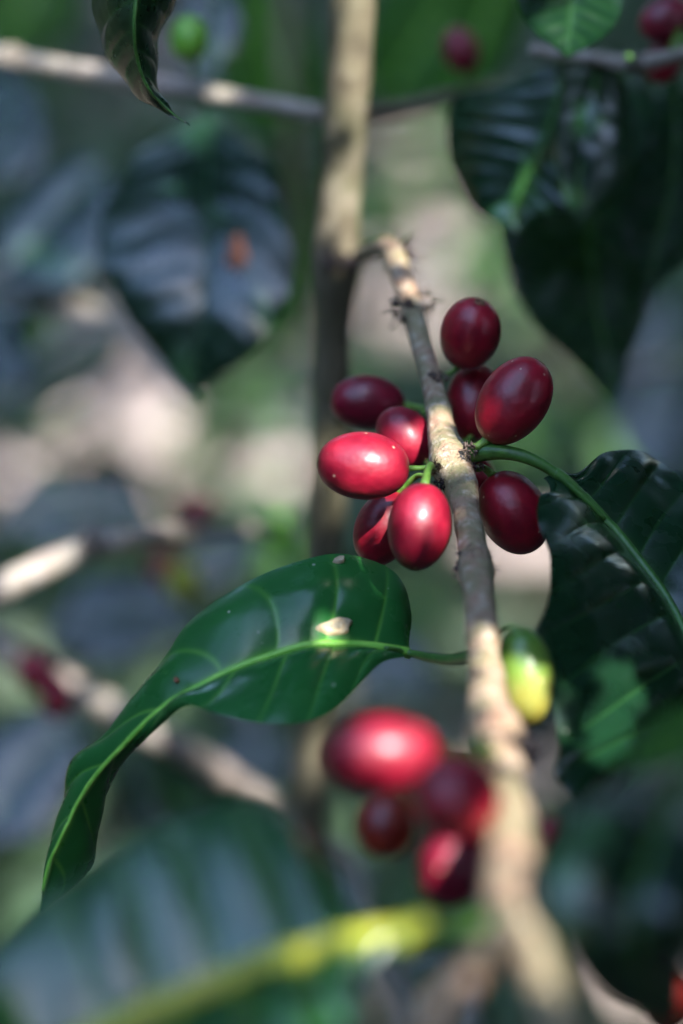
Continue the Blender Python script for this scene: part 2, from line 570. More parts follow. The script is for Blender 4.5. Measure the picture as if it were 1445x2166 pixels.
# ------------------------------------------------------------------ fruit builder
G_RIPE = 'ripe coffee cherries on the focused branch'


def cherry(cx, cy, z, a, b, ang, tilt, mat, label, stalk=None, group=G_RIPE, facet=0.02, calyx=True, n=44, bent=0.0, sw=13, flat=1.0):
    """a, b: half length and half width in px; ang: where the calyx end points on the picture (deg, anticlockwise from right);
    tilt: how far that end leans towards the viewer"""
    k = mpp(z)
    A_, B_ = a * k, b * k
    an, ti = R(ang), R(tilt)
    ax = (RT * math.cos(an) + UP * math.sin(an)) * math.cos(ti) - FWD * math.sin(ti)
    ax = -ax                                    # local +Z = stalk end
    side = unit(np.cross(ax, FWD if abs(ti) < 1.2 else UP))
    oth = np.cross(ax, side)
    Mx = Matrix(((side[0], oth[0], ax[0]), (side[1], oth[1], ax[1]), (side[2], oth[2], ax[2])))
    root = empty('coffee_cherry', P(cx, cy, z), label, 'coffee cherry', group, rot=Mx.to_euler())
    seed = int(cx * 7 + cy) % 997
    r = np.random.default_rng(seed)
    nu, nv_ = n, int(n * 1.3)
    V = []
    ph = np.linspace(0, math.pi, nu)
    th = np.linspace(0, 2 * math.pi, nv_, endpoint=False)
    p2, t2 = np.meshgrid(ph, th, indexing='ij')
    rr = np.sin(p2) ** 0.93
    zz = np.cos(p2)
    zz = np.sign(zz) * np.abs(zz) ** 1.03
    # slight dimple at both ends, two soft lobes
    lob = 1 + facet * np.cos(2 * t2 + r.uniform(0, 6)) + 0.010 * np.cos(3 * t2 + r.uniform(0, 6)) * np.sin(p2)
    tap = 1 + 0.04 * r.uniform(-1, 1) * zz
    X = B_ * rr * np.cos(t2) * lob * tap
    Y = B_ * flat * rr * np.sin(t2) * lob * tap
    Z = A_ * zz * (1 - 0.03 * np.exp(-(rr / 0.12) ** 2))
    V = np.stack([X, Y, Z], -1).reshape(-1, 3)
    V = V + unit(V) * (0.010 * B_ * SN(2.2 / B_, 8, seed)(V))[:, None]
    me = bpy.data.meshes.new('skin')
    me.from_pydata(V.tolist(), [], grid_faces(nu, nv_, wrap=True, flip=True))
    me.polygons.foreach_set('use_smooth', [True] * len(me.polygons))
    me.materials.append(mat)
    o = bpy.data.objects.new('skin', me); C.objects.link(o); o.parent = root
    if calyx:
        # corky ring left by the flower at the free end
        pts, fs = [], []
        seg = 20
        prof = [(0.0, -0.10), (0.30, -0.10), (0.62, 0.0), (0.85, 0.26), (1.08, 0.16), (1.3, -0.35)]
        R0 = B_ * 0.155
        zt = -A_ * 0.978
        for (pr, pz) in prof:
            for q in range(seg):
                t_ = 2 * math.pi * q / seg
                jit = 1 + 0.10 * math.sin(4 * t_ + seed) + 0.06 * math.sin(7 * t_)
                pts.append((R0 * pr * jit * math.cos(t_), R0 * pr * jit * math.sin(t_), zt - R0 * pz * 0.8))
        fs = grid_faces(len(prof), seg, wrap=True, flip=False)
        me = bpy.data.meshes.new('calyx_scar')
        me.from_pydata(pts, [], fs)
        me.polygons.foreach_set('use_smooth', [True] * len(me.polygons))
        me.materials.append(M_CALYX)
        o = bpy.data.objects.new('calyx_scar', me); C.objects.link(o); o.parent = root
    if stalk is not None:
        e = P(*stalk)
        s0 = P(cx, cy, z) + ax * A_ * 0.93
        midp = (s0 + e) / 2 + ax * np.linalg.norm(e - s0) * 0.18
        pp = catmull([s0, midp, e], 14)
        rad = np.linspace(sw * 1.05, sw * 0.8, 14) * mpp(z) * 0.5
        rad[0] *= 1.35; rad[1] *= 1.12; rad[-1] *= 1.3
        Vt, Ft = tube(pp, rad, 12, 0.05, 1200, seed)
        inv = np.array(Mx.transposed())
        Vl = (Vt - P(cx, cy, z)) @ np.array(Mx)
        me = bpy.data.meshes.new('stalk')
        me.from_pydata(Vl.tolist(), [], Ft)
        me.polygons.foreach_set('use_smooth', [True] * len(me.polygons))
        me.materials.append(M_STALK)
        o = bpy.data.objects.new('stalk', me); C.objects.link(o); o.parent = root
    return root


def bark_part(name, parent, stations, mat, n=60, nr=18, bumpa=0.05, ridge=0.0, seed=0, label=None, bscale=500):
    """stations: (px, py, z, width px)"""
    st = np.array(stations, float)
    path = catmull([to3(p) for p in st[:, :3]], n)
    wid = catmull(np.stack([st[:, 3] * 0.5 * np.array([mpp(z) for z in st[:, 2]]), st[:, 3] * 0, st[:, 3] * 0], 1), n)[:, 0]
    V, F = tube(path, wid, nr, bumpa, bscale, seed, ridge)
    return mesh_obj(name, V, F, mat, parent, path[0], label=label)


def bristles(name, parent, px, py, z, rad_px, count, length_px, thick_px, mat, seed=0, squash=0.5, knob=0.6):
    """tuft of dry bud scales and hairs round a node"""
    r = np.random.default_rng(seed)
    c = P(px, py, z)
    k = mpp(z)
    parts = []
    # knobbly core
    nb = 14
    for i in range(nb):
        d = unit(r.normal(size=3)) * rad_px * k * 0.75
        d = RT * d[0] + UP * d[1] * squash + FWD * d[2]
        rr = rad_px * k * r.uniform(0.18, 0.42) * knob
        ph, th = np.meshgrid(np.linspace(0, math.pi, 7), np.linspace(0, 2 * math.pi, 9, endpoint=False), indexing='ij')
        S = np.stack([np.sin(ph) * np.cos(th), np.sin(ph) * np.sin(th), np.cos(ph)], -1).reshape(-1, 3)
        S = S * (1 + 0.25 * r.normal(size=(len(S), 1))) * rr * r.uniform(0.6, 1.3, 3)
        parts.append((S + c + d, grid_faces(7, 9, wrap=True)))
    for i in range(count):
        u = unit(r.normal(size=3))
        d = RT * u[0] + UP * u[1] * squash + FWD * u[2]
        p0 = c + d * rad_px * k * 0.6
        dirn = unit(d + r.normal(size=3) * 0.5)
        L = length_px * k * r.uniform(0.3, 1.0)
        p1 = p0 + dirn * L * 0.6 + r.normal(size=3) * L * 0.12
        p2 = p1 + unit(dirn + r.normal(size=3) * 0.7) * L * 0.5
        pa = catmull([p0, p1, p2], 5)
        parts.append(tube(pa, np.linspace(thick_px, thick_px * 0.25, 5) * k * 0.5, 4))
    V, F = join(parts)
    o = mesh_obj(name, V, F, mat, parent, c)
    return o


# ------------------------------------------------------------------ the ground
def build_ground():
    m, nt, out = new_mat('forest_floor')
    tc = nt.nodes.new('ShaderNodeTexCoord').outputs['Object']
    n1 = noise(nt, tc, 9, 5); n2 = noise(nt, tc, 30, 6, 0.7)
    base = ramp(nt, n1, [(0.35, (0.060, 0.050, 0.038)), (0.5, (0.095, 0.082, 0.064)), (0.65, (0.060, 0.068, 0.036))]).outputs[0]
    base = mix(nt, maprange(nt, n2, 0.45, 0.7), base, (0.12, 0.105, 0.085))
    b = nt.nodes.new('ShaderNodeBsdfPrincipled'); b.inputs['Roughness'].default_value = 0.9
    nt.links.new(base, b.inputs['Base Color'])
    nt.links.new(bump(nt, n2, 0.8, 0.03), b.inputs['Normal'])
    nt.links.new(b.outputs[0], out.inputs[0])
    n = 90
    g = np.linspace(-1, 1, n)
    g = np.sign(g) * np.abs(g) ** 2.2 * 40
    X, Y = np.meshgrid(g, g + 3, indexing='ij')
    pts = np.stack([X, Y, X * 0], -1).reshape(-1, 3)
    pts[:, 2] = 0.02 * SN(3.0, 10, 3)(pts)
    o = mesh_obj('ground', pts, grid_faces(n, n, flip=True), m, kind='structure')
    o['label'] = 'brown forest floor under the coffee plants'


build_ground()


def leaf_cards(centres, size, normals_, mat, name, bend=0.25, parent=None, kind='stuff', seed=0, width=0.42, label=None, roll=True):
    """many small leaves, each a folded, drooping blade of eight triangles, in one mesh"""
    r = np.random.default_rng(seed)
    n = len(centres)
    size = np.broadcast_to(size, (n,))
    nm = unit(np.asarray(normals_, float))
    t = unit(np.cross(nm, unit(r.normal(size=(n, 3)))))
    b = np.cross(nm, t)
    prof = [(0.0, 0.0), (0.28, 0.85), (0.62, 0.9), (1.0, 0.0)]
    V = []
    for (s, w) in prof:
        ctr = centres + t * ((s - 0.5) * size)[:, None] - nm * (bend * size * (s - 0.4) ** 2 * 1.6)[:, None]
        if w == 0:
            V.append(ctr)
        else:
            hw = w * width * 0.5 * size
            V += [ctr + b * hw[:, None] + nm * (0.12 * hw)[:, None], ctr, ctr - b * hw[:, None] + nm * (0.12 * hw)[:, None]]
    A = np.stack(V, 1)                                # n, 8, 3
    pat = [(0, 1, 2), (0, 2, 3), (1, 4, 5, 2), (2, 5, 6, 3), (4, 7, 5), (5, 7, 6)]
    F = []
    for i in range(n):
        o = i * 8
        F += [tuple(q + o for q in p) for p in pat]
    return mesh_obj(name, A.reshape(-1, 3), F, mat, parent, kind=kind, label=label)


# plants and hedge rows all round, mostly outside the frame: they keep the low sky off the fruit
M_HEDGE = leaf_mat('hedge_leaf', (0.006, 0.022, 0.008), (0.012, 0.038, 0.012), (0.02, 0.06, 0.02), (0.03, 0.06, 0.025), rough=0.4, trans=0.06, specks=0, bstr=0)
def ground_hit(px, py):
    d = unit(P(px, py, 1.0) - CAM)
    return CAM + d * ((CAM[2] - 0.05) / -d[2])


def build_hedges():
    r = np.random.default_rng(11)
    n = 26000
    az = r.uniform(0, 2 * math.pi, n)                # 0 = straight ahead (+Y)
    front = np.cos(az) > 0.86
    rad = 1.7 + r.uniform(0, 1.5, n)
    rad = np.where(front, 4.5 + r.uniform(0, 1.4, n), rad)
    top = np.where(front, 3.0, np.where(np.cos(az) < -0.2, 2.25, 2.9)) * (0.85 + 0.15 * np.sin(az * 5) + 0.1 * np.sin(az * 13 + 1))
    hz = r.uniform(0, 1, n) ** 0.8 * top + 0.05
    x = np.sin(az) * rad; y = np.cos(az) * rad + 0.25
    c = np.stack([x, y, hz], 1)
    # keep the camera's view clear
    d = c - CAM
    dep = d @ FWD
    xx, yy = (d @ RT) / np.maximum(dep, .01), (d @ UP) / np.maximum(dep, .01)
    vis = (dep > 0) & (np.abs(xx) < KX / 2 * 1.6 + 0.05) & (np.abs(yy) < KX * 0.75 * 1.3 + .05) & (dep < 4.4)
    c = c[~vis]
    q = np.stack([c @ US, c @ VS], 1)
    keep = np.ones(len(c), bool)
    for h in HOLES + G_HOLES:
        keep &= np.hypot(q[:, 0] - h[0], q[:, 1] - h[1]) > h[2] + 0.09
    c = c[keep]
    nm = np.stack([r.normal(size=len(c)) * .6, r.normal(size=len(c)) * .6, np.ones(len(c))], 1)
    nm -= np.stack([c[:, 0], c[:, 1], c[:, 2] * 0], 1) * 0.22
    leaf_cards(c, r.uniform(0.16, 0.30, len(c)), nm, M_HEDGE, 'coffee_row_foliage', seed=3, label='dense coffee foliage of the rows all around')



# leaf litter and weeds on the floor in view
def build_litter():
    r = np.random.default_rng(5)
    n = 9000
    px, py = r.uniform(-500, 1950, n), r.uniform(-300, 2500, n)
    pts = np.array([ground_hit(a, b) for a, b in zip(px, py)])
    pts[:, 2] = 0.03 + r.uniform(0, 0.03, n)
    m1 = plain_mat('litter_tan', (0.40, 0.31, 0.27), (0.66, 0.56, 0.52), 8, 0.7)
    m2 = plain_mat('litter_grey', (0.055, 0.060, 0.040), (0.125, 0.128, 0.088), 9, 0.7)
    m3 = plain_mat('weed_green', (0.035, 0.085, 0.035), (0.11, 0.18, 0.085), 12, 0.5, 0.3)
    k = r.uniform(0, 1, n) + 0.12 * np.sin(pts[:, 0] * 6) + 0.12 * np.sin(pts[:, 1] * 3.1)
    def nmf(q, a):
        return np.stack([r.normal(size=q) * a, r.normal(size=q) * a, np.ones(q)], 1)
    s = k < 0.22
    leaf_cards(pts[s], r.uniform(0.04, 0.12, s.sum()), nmf(s.sum(), .35), m1, 'leaf_litter', seed=1, label='pale dry leaf litter on the forest floor')
    s2 = (k >= 0.22) & (k < 0.52)
    leaf_cards(pts[s2], r.uniform(0.03, 0.11, s2.sum()), nmf(s2.sum(), .4), m2, 'old_leaf_litter', seed=2, label='grey brown rotting leaf litter on the forest floor')
    s3 = k >= 0.52
    q = pts[s3]; q[:, 2] += r.uniform(0, 0.08, len(q))
    for h in G_HOLES:
        q = q[np.hypot(q @ US - h[0], q @ VS - h[1]) > h[2] + 0.05]
    leaf_cards(q, r.uniform(0.04, 0.12, len(q)), nmf(len(q), .8), m3, 'ground_weeds', seed=4, label='small green weeds growing through the leaf litter')



# ------------------------------------------------------------------ upright stem behind
stem = empty('coffee_tree', P(700, 1900, 0.83), 'upright olive brown coffee trunk standing behind the fruiting branch', 'tree')
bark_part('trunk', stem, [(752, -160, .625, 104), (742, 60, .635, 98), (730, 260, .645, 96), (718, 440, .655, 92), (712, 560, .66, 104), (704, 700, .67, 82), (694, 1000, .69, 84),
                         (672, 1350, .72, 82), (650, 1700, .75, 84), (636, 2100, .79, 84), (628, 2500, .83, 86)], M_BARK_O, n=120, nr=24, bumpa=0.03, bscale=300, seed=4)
bristles('node_scar', stem, 722, 552, .652, 50, 40, 40, 7, M_SCALE, 3, 0.45)

# ------------------------------------------------------------------ the fruiting branch
br = empty('coffee_branch', P(1100, 2000, .375), 'knobbly pale brown branch with the sharp cherries, running back to the trunk', 'branch')
bark_part('bark', br, [(744, 552, .662, 36), (796, 526, .640, 40), (828, 530, .618, 48), (852, 590, .606, 46), (874, 660, .596, 46), (893, 730, .588, 42), (912, 800, .578, 46), (926, 860, .568, 56),
                       (938, 925, .560, 66), (952, 975, .552, 88), (972, 1020, .547, 74), (984, 1075, .541, 58), (994, 1130, .534, 60), (1004, 1195, .525, 72), (1013, 1250, .515, 66),
                       (1019, 1330, .503, 70), (1026, 1420, .490, 76), (1034, 1500, .477, 88), (1048, 1556, .467, 122), (1062, 1620, .455, 92), (1074, 1700, .440, 96), (1082, 1790, .420, 112),
                       (1084, 1880, .405, 124), (1092, 1950, .392, 138), (1100, 2010, .382, 140)], M_BARK, n=420, nr=44, bumpa=0.055, ridge=0.022, seed=9, bscale=420)
bark_part('twig', br, [(1118, 1985, .384, 92), (1150, 2080, .372, 74), (1185, 2190, .36, 84), (1215, 2330, .35, 84)], M_BARK, n=60, nr=24, bumpa=0.04, seed=5)
bark_part('twig', br, [(1062, 1985, .384, 80), (990, 2070, .376, 68), (915, 2160, .368, 84), (830, 2290, .36, 90)], M_BARK, n=60, nr=24, bumpa=0.04, seed=6)
# nodes: dry scales, fruit scars and soot-black bristles
bristles('node_scale', br, 994, 952, .546, 20, 46, 15, 2.6, M_SCALE, 1, 0.9)
bristles('node_scale', br, 1010, 985, .549, 17, 30, 14, 2.6, M_SCALE, 2, 0.9)
bristles('node_scale', br, 918, 992, .543, 19, 26, 18, 3, M_CALYX, 12, 0.9)
bristles('node_scale', br, 932, 1024, .546, 17, 22, 16, 3, M_SOOT, 13, 0.9)
bristles('node_scale', br, 928, 800, .574, 26, 22, 16, 3, M_SCALE, 4, 0.8)
bristles('node_bristle', br, 1004, 1200, .524, 48, 190, 34, 2.2, M_SOOT, 5, 0.9, 0.8)
bristles('node_bristle', br, 1092, 1590, .457, 50, 170, 60, 3.4, M_SOOT, 6, 0.6, 0.8)
bristles('node_bristle', br, 858, 655, .595, 36, 40, 44, 4, M_SCALE, 7, 0.9, 0.5)
bristles('node_bristle', br, 900, 640, .600, 26, 26, 34, 4, M_CALYX, 8, 0.9, 0.4)
bristles('node_bristle', br, 842, 532, .620, 36, 36, 56, 4, M_SCALE, 9, 0.8, 0.5)
bristles('node_bristle', br, 1060, 2010, .38, 50, 30, 44, 6, M_SCALE, 10, 0.7, 0.6)

# the sharp arched leaf left of the branch
A1 = [(868, 1366, 0.5380), (872, 1296, 0.5415), (846, 1220, 0.5440), (782, 1180, 0.5440), (684, 1172, 0.5425), (548, 1214, 0.5405), (408, 1306, 0.5385), (332, 1402, 0.5370), (222, 1540, 0.5390), (146, 1608, 0.5410), (128, 1722, 0.5430), (100, 1826, 0.5420), (84, 1925, 0.5400)]
M1 = [(868, 1381, 0.5360), (800, 1368, 0.5340), (732, 1361, 0.5325), (664, 1364, 0.5310), (588, 1381, 0.5300), (508, 1410, 0.5290), (432, 1446, 0.5290), (352, 1487, 0.5300), (276, 1560, 0.5320), (214, 1632, 0.5340), (158, 1716, 0.5360), (108, 1824, 0.5375), (84, 1927, 0.5390)]
B1 = [(866, 1386, 0.5360), (806, 1402, 0.5290), (752, 1452, 0.5220), (690, 1506, 0.5160), (618, 1530, 0.5130), (540, 1526, 0.5130), (462, 1508, 0.5160), (392, 1492, 0.5210), (300, 1576, 0.5340), (236, 1656, 0.5440), (204, 1752, 0.5480), (196, 1838, 0.5480), (86, 1930, 0.5400)]
leaf(br, A1, M1, B1, M_LEAF, ns=240, nv=121, cup=0.16, nveins=8.6, lean=0.10, relief=0.023, wave=0.0, rib=M_MIDRIB, rib_r=(22, 7), seed=1, vw=0.034,
     petiole=[(1004, 1388, .510), (960, 1397, .522), (915, 1392, .530), (866, 1381, .5355), (815, 1371, .5325)], pet_r=26, pet_end=0.45,
     label='glossy arched green leaf with pale midrib and a round corky spot', rib_rise=0.5,
     spots=((0.222, -0.18, 0.0029, 0.0021, M_SPOT, M_SPOTC, 'leaf_spot'), (0.30, -0.90, 0.0010, 0.0008, M_SPOT, None, 'leaf_spot'), (0.55, -0.22, 0.0004, 0.0005, M_RUST, None, 'leaf_spot')))

# the dark glossy leaf at the right
M2 = [(1172, 1000, .545), (1226, 1046, .545), (1278, 1098, .545), (1334, 1160, .543), (1386, 1230, .540), (1432, 1310, .536), (1464, 1400, .530), (1452, 1500, .522), (1392, 1590, .512), (1310, 1680, .502), (1228, 1790, .49)]
A2 = [(1186, 998, 0.5450), (1228, 996, 0.5490), (1286, 955, 0.5560), (1368, 962, 0.5620), (1452, 1002, 0.5620), (1540, 1060, 0.5560), (1620, 1180, 0.5480), (1640, 1340, 0.5400), (1560, 1520, 0.5300), (1420, 1700, 0.5120), (1230, 1795, 0.4900)]
B2 = [(1152, 1014, 0.5450), (1164, 1040, 0.5400), (1143, 1052, 0.5320), (1154, 1140, 0.5210), (1172, 1240, 0.5130), (1134, 1350, 0.5060), (1160, 1460, 0.5010), (1184, 1560, 0.4980), (1180, 1628, 0.4950), (1216, 1700, 0.4930), (1212, 1778, 0.4900)]
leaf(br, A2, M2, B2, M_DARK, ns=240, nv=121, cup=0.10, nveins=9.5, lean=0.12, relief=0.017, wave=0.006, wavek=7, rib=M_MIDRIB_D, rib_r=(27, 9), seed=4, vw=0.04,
     petiole=[(1000, 958, .548), (1060, 956, .546), (1120, 970, .545), (1178, 1003, .5445), (1228, 1046, .5440), (1280, 1099, .5442)], pet_r=34, pet_end=0.30,
     label='large dark glossy leaf right of the cherries with wavy edge', rib_rise=0.6)

# the big soft leaf across the lower left, in front
M9 = [(905, 1978, 0.3920), (820, 1985, 0.3940), (720, 2000, 0.3960), (600, 2030, 0.3980), (490, 2068, 0.3990), (370, 2120, 0.3990), (230, 2180, 0.3980), (80, 2260, 0.3960), (-120, 2380, 0.3900)]
A9 = [(905, 1972, 0.3920), (780, 1940, 0.4000), (706, 1842, 0.4080), (628, 1730, 0.4120), (500, 1690, 0.4140), (360, 1730, 0.4130), (230, 1806, 0.4100), (60, 1920, 0.4080), (-120, 2160, 0.3950)]
B9 = [(905, 1986, 0.3920), (800, 2020, 0.3900), (745, 2080, 0.3880), (720, 2160, 0.3850), (640, 2260, 0.3840), (480, 2360, 0.3840), (300, 2420, 0.3840), (60, 2440, 0.3860), (-120, 2400, 0.3880)]
leaf(br, A9, M9, B9, M_BLUEG, ns=150, nv=81, cup=0.10, nveins=8, lean=0.10, relief=0.055, wave=0.01, rib=M_MIDRIB_Y, rib_r=(74, 66), seed=8, vw=0.06,
     petiole=[(1060, 1950, .388), (990, 1958, .39), (905, 1978, .392)], pet_r=44, pet_mat=M_STALK,
     label='big soft blue green leaf with thick yellow midrib across the lower left', rib_rise=0.45)

# leaf at the lower right corner, close to the lens, on a twig that runs up outside the frame
spray = empty('coffee_branch', P(1560, 1750, .37), 'blurred blue green leaf spray closest to the lens in the lower right corner', 'branch')
bark_part('bark', spray, [(1560, 1480, .40, 60), (1575, 1650, .38, 62), (1590, 1850, .36, 64), (1600, 2100, .34, 66)], M_BARK, n=40, seed=2)
plane_leaf(spray, [(1475, 1600), (1425, 1690), (1385, 1790), (1350, 1900), (1345, 2000), (1375, 2090), (1440, 2180)], [0, 110, 175, 190, 150, 95, 0], [0, 110, 150, 160, 140, 100, 0],
           .404, (0.28, 0.46, 0.86), M_BLUE, ns=90, nv=51, relief=0.02, cup=0.30, arch=0.06, rib=M_MIDRIB_D, rib_r=(26, 8), seed=3, nveins=7,
           petiole=[(1575, 1600, .385), (1530, 1580, .395), (1475, 1600, .410)], pet_r=30)
plane_leaf(spray, [(1520, 1500), (1470, 1540), (1420, 1590), (1380, 1650), (1350, 1720)], [0, 60, 75, 55, 0], [0, 60, 80, 55, 0], .42, (-0.1, 0.5, 0.9), M_GREEN, seed=13, rib=M_MIDRIB_D)

# ------------------------------------------------------------------ fruit of the sharp node
cherry(995, 705, .572, 80, 65, 74, 34, K_DARK, 'topmost crimson cherry of the node cluster with its calyx scar turned to the viewer', (944, 792, .576))
cherry(1087, 848, .546, 101, 72, 56, 4, K_DARK, 'dark crimson cherry pointing up to the right above the green leaf stalk', (1004, 946, .546), sw=19)
cherry(1002, 852, .580, 84, 60, 80, -10, K_DARK, 'red cherry half hidden behind the upper right cherry and touching the branch', (950, 930, .570))
cherry(778, 851, .588, 80, 57, 176, 6, K_WINE, 'wine coloured cherry lying flat, farthest left and highest of the left side', (898, 872, .572))
cherry(858, 925, .568, 72, 58, 130, -14, K_RED, 'small bright red cherry wedged between the wine cherry and the branch', (916, 975, .553))
cherry(769, 985, .541, 98, 72, 176, 4, K_RED, 'bright red cherry lying flat left of the node with a broad white shine', (915, 985, .543), sw=12)
cherry(887, 1114, .532, 93, 68, -97, 8, K_RED, 'bright red cherry hanging below the node with a long white shine', (915, 990, .543), sw=17)
cherry(812, 1116, .556, 82, 60, -112, 0, K_DARK, 'crimson cherry tucked behind the hanging bright red cherry', (905, 1010, .548))
cherry(1086, 1084, .552, 92, 72, -62, 4, K_DARK, 'dark crimson cherry right of the branch beside the wavy leaf edge', (1012, 990, .549), sw=17)
cherry(1010, 1008, .585, 46, 36, -90, 0, K_DARK, 'small dark cherry barely showing behind the central node', (980, 970, .565), calyx=False)
cherry(1112, 1432, .502, 103, 60, -84, 6, K_TURN, 'half ripe cherry, green above and yellow below, beside the branch', (1060, 1335, .505))
# blurred cluster in front
GF = 'blurred coffee cherries of the front cluster'
cherry(806, 1596, .432, 126, 86, 184, 8, K_RED, 'large blurred red cherry lying flat in the front cluster', (1010, 1600, .452), GF, sw=20)
cherry(964, 1688, .418, 98, 92, -110, 55, K_DARK, 'blurred magenta cherry seen end on against the branch', (1040, 1600, .45), GF, sw=20)
cherry(818, 1744, .462, 74, 66, -100, 30, K_ORANGE, 'orange red cherry lowest on the left of the front cluster', (930, 1640, .462), GF)
cherry(956, 1830, .448, 90, 76, -104, 8, K_WINE, 'darkest cherry at the bottom of the front cluster', (1030, 1740, .44), GF)

# ------------------------------------------------------------------ branches and leaves behind
def twig(label, stations, mat=M_BARK_P, seed=0, cat='branch', **kw):
    t = empty('coffee_branch', P(*stations[0][:3]), label, cat)
    bark_part('bark', t, stations, mat, seed=seed, n=70, nr=16, bumpa=0.05, bscale=300, **kw)
    return t


t1 = twig('pale branch across the top left running into the stem, with the big spotted leaf', [(-120, 96, .70, 52), (0, 118, .695, 50), (120, 142, .69, 44), (260, 166, .685, 46), (400, 190, .68, 42), (540, 214, .672, 38), (680, 240, .66, 40)], seed=21)
bristles('node_scale', t1, 30, 120, .69, 34, 16, 20, 6, M_BARK_P, 31, 0.8)
# big bluish hanging leaf
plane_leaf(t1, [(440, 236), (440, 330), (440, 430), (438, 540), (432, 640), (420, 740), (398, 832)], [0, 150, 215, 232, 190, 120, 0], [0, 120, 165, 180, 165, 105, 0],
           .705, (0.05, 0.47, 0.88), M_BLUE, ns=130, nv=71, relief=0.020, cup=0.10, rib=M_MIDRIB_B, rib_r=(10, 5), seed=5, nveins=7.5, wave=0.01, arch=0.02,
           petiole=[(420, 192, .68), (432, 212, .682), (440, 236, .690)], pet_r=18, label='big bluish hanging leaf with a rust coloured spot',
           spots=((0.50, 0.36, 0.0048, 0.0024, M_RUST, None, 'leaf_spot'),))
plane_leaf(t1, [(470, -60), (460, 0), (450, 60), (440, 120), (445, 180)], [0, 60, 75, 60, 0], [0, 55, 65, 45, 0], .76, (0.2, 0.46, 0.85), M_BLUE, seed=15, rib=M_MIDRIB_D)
cherry(400, 82, .665, 50, 42, -90, 10, K_GREEN, 'green unripe cherry above the pale top left branch', (412, 180, .68), 'unripe green cherries', n=28, calyx=False)

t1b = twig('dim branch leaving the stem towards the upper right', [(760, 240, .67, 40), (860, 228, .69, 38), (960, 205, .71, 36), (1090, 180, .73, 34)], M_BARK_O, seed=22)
cherry(975, 106, .70, 50, 40, -70, 0, K_WINE, 'dark wine cherry in front of the bright green leaf at the top', (1000, 190, .715), 'dark cherries at the top right', n=28, calyx=False)

# bright young leaves behind the stem
def shoot(label, stations, seed):
    return twig(label, stations, M_BARK_O, seed)


g1 = shoot('young green leaf spray lit behind the left side of the stem', [(610, -120, .98, 34), (606, 60, .97, 32), (612, 200, .96, 32), (630, 400, .96, 28), (640, 620, .97, 24)], 23)
plane_leaf(g1, [(520, -60), (545, 40), (575, 140), (600, 240), (640, 330)], [0, 100, 120, 80, 0], [0, 90, 110, 90, 0], 1.00, (0.2, 0.1, 1), M_GREEN, seed=16, rib=M_MIDRIB)
plane_leaf(g1, [(600, 250), (620, 360), (630, 480), (620, 600), (600, 740)], [0, 60, 75, 60, 0], [0, 60, 70, 60, 0], 1.02, (0.3, 0.1, 1), M_GREEN, seed=17, rib=M_MIDRIB)
plane_leaf(g1, [(40, -120), (70, -60), (60, 0), (20, 60), (-30, 110)], [0, 80, 110, 80, 0], [0, 80, 110, 70, 0], 1.0, (0.1, 0.2, 1), M_GREEN, seed=18, rib=M_MIDRIB)
g2 = shoot('young green leaf spray behind the right side of the stem', [(1010, -200, .98, 30), (1000, -60, .97, 30), (985, 60, .96, 26), (960, 160, .95, 20)], 24)
plane_leaf(g2, [(1010, -100), (960, -20), (900, 70), (850, 150), (790, 240)], [0, 110, 130, 100, 0], [0, 100, 130, 110, 0], 1.0, (-0.2, 0.0, 1), M_GREEN, seed=19, rib=M_MIDRIB)
plane_leaf(g2, [(1090, -120), (1060, -30), (1020, 60), (990, 140), (960, 230)], [0, 80, 90, 70, 0], [0, 60, 80, 60, 0], .90, (0.2, 0.1, 1), M_GREEN, seed=20, rib=M_MIDRIB)

# the semi sharp dark leaf hanging in from the top edge
tl = empty('coffee_branch', P(300, -260, .55), 'dark leaf tip hanging in sharp from the top edge', 'branch')
bark_part('bark', tl, [(120, -340, .56, 40), (300, -320, .55, 40), (480, -330, .54, 40)], M_BARK, n=30, seed=2)
leaf(tl, [(310, -250, .55), (215, -130, .556), (196, -20, .56), (204, 70, .562), (242, 150, .562), (292, 205, .56), (352, 242, .556), (400, 262, .555)],
     [(312, -250, .55), (300, -130, .548), (290, -20, .547), (284, 60, .548), (292, 130, .551), (316, 190, .553), (360, 236, .555), (402, 264, .555)],
     [(314, -250, .55), (390, -130, .556), (386, -30, .56), (352, 46, .562), (334, 120, .560), (338, 190, .558), (366, 234, .556), (404, 266, .555)], M_DARK, ns=110, nv=61,
     cup=0.12, nveins=9, relief=0.014, wave=0.01, rib=M_MIDRIB_D, rib_r=(12, 4), seed=6, petiole=[(312, -320, .55), (312, -280, .55), (312, -250, .55)], pet_r=20)

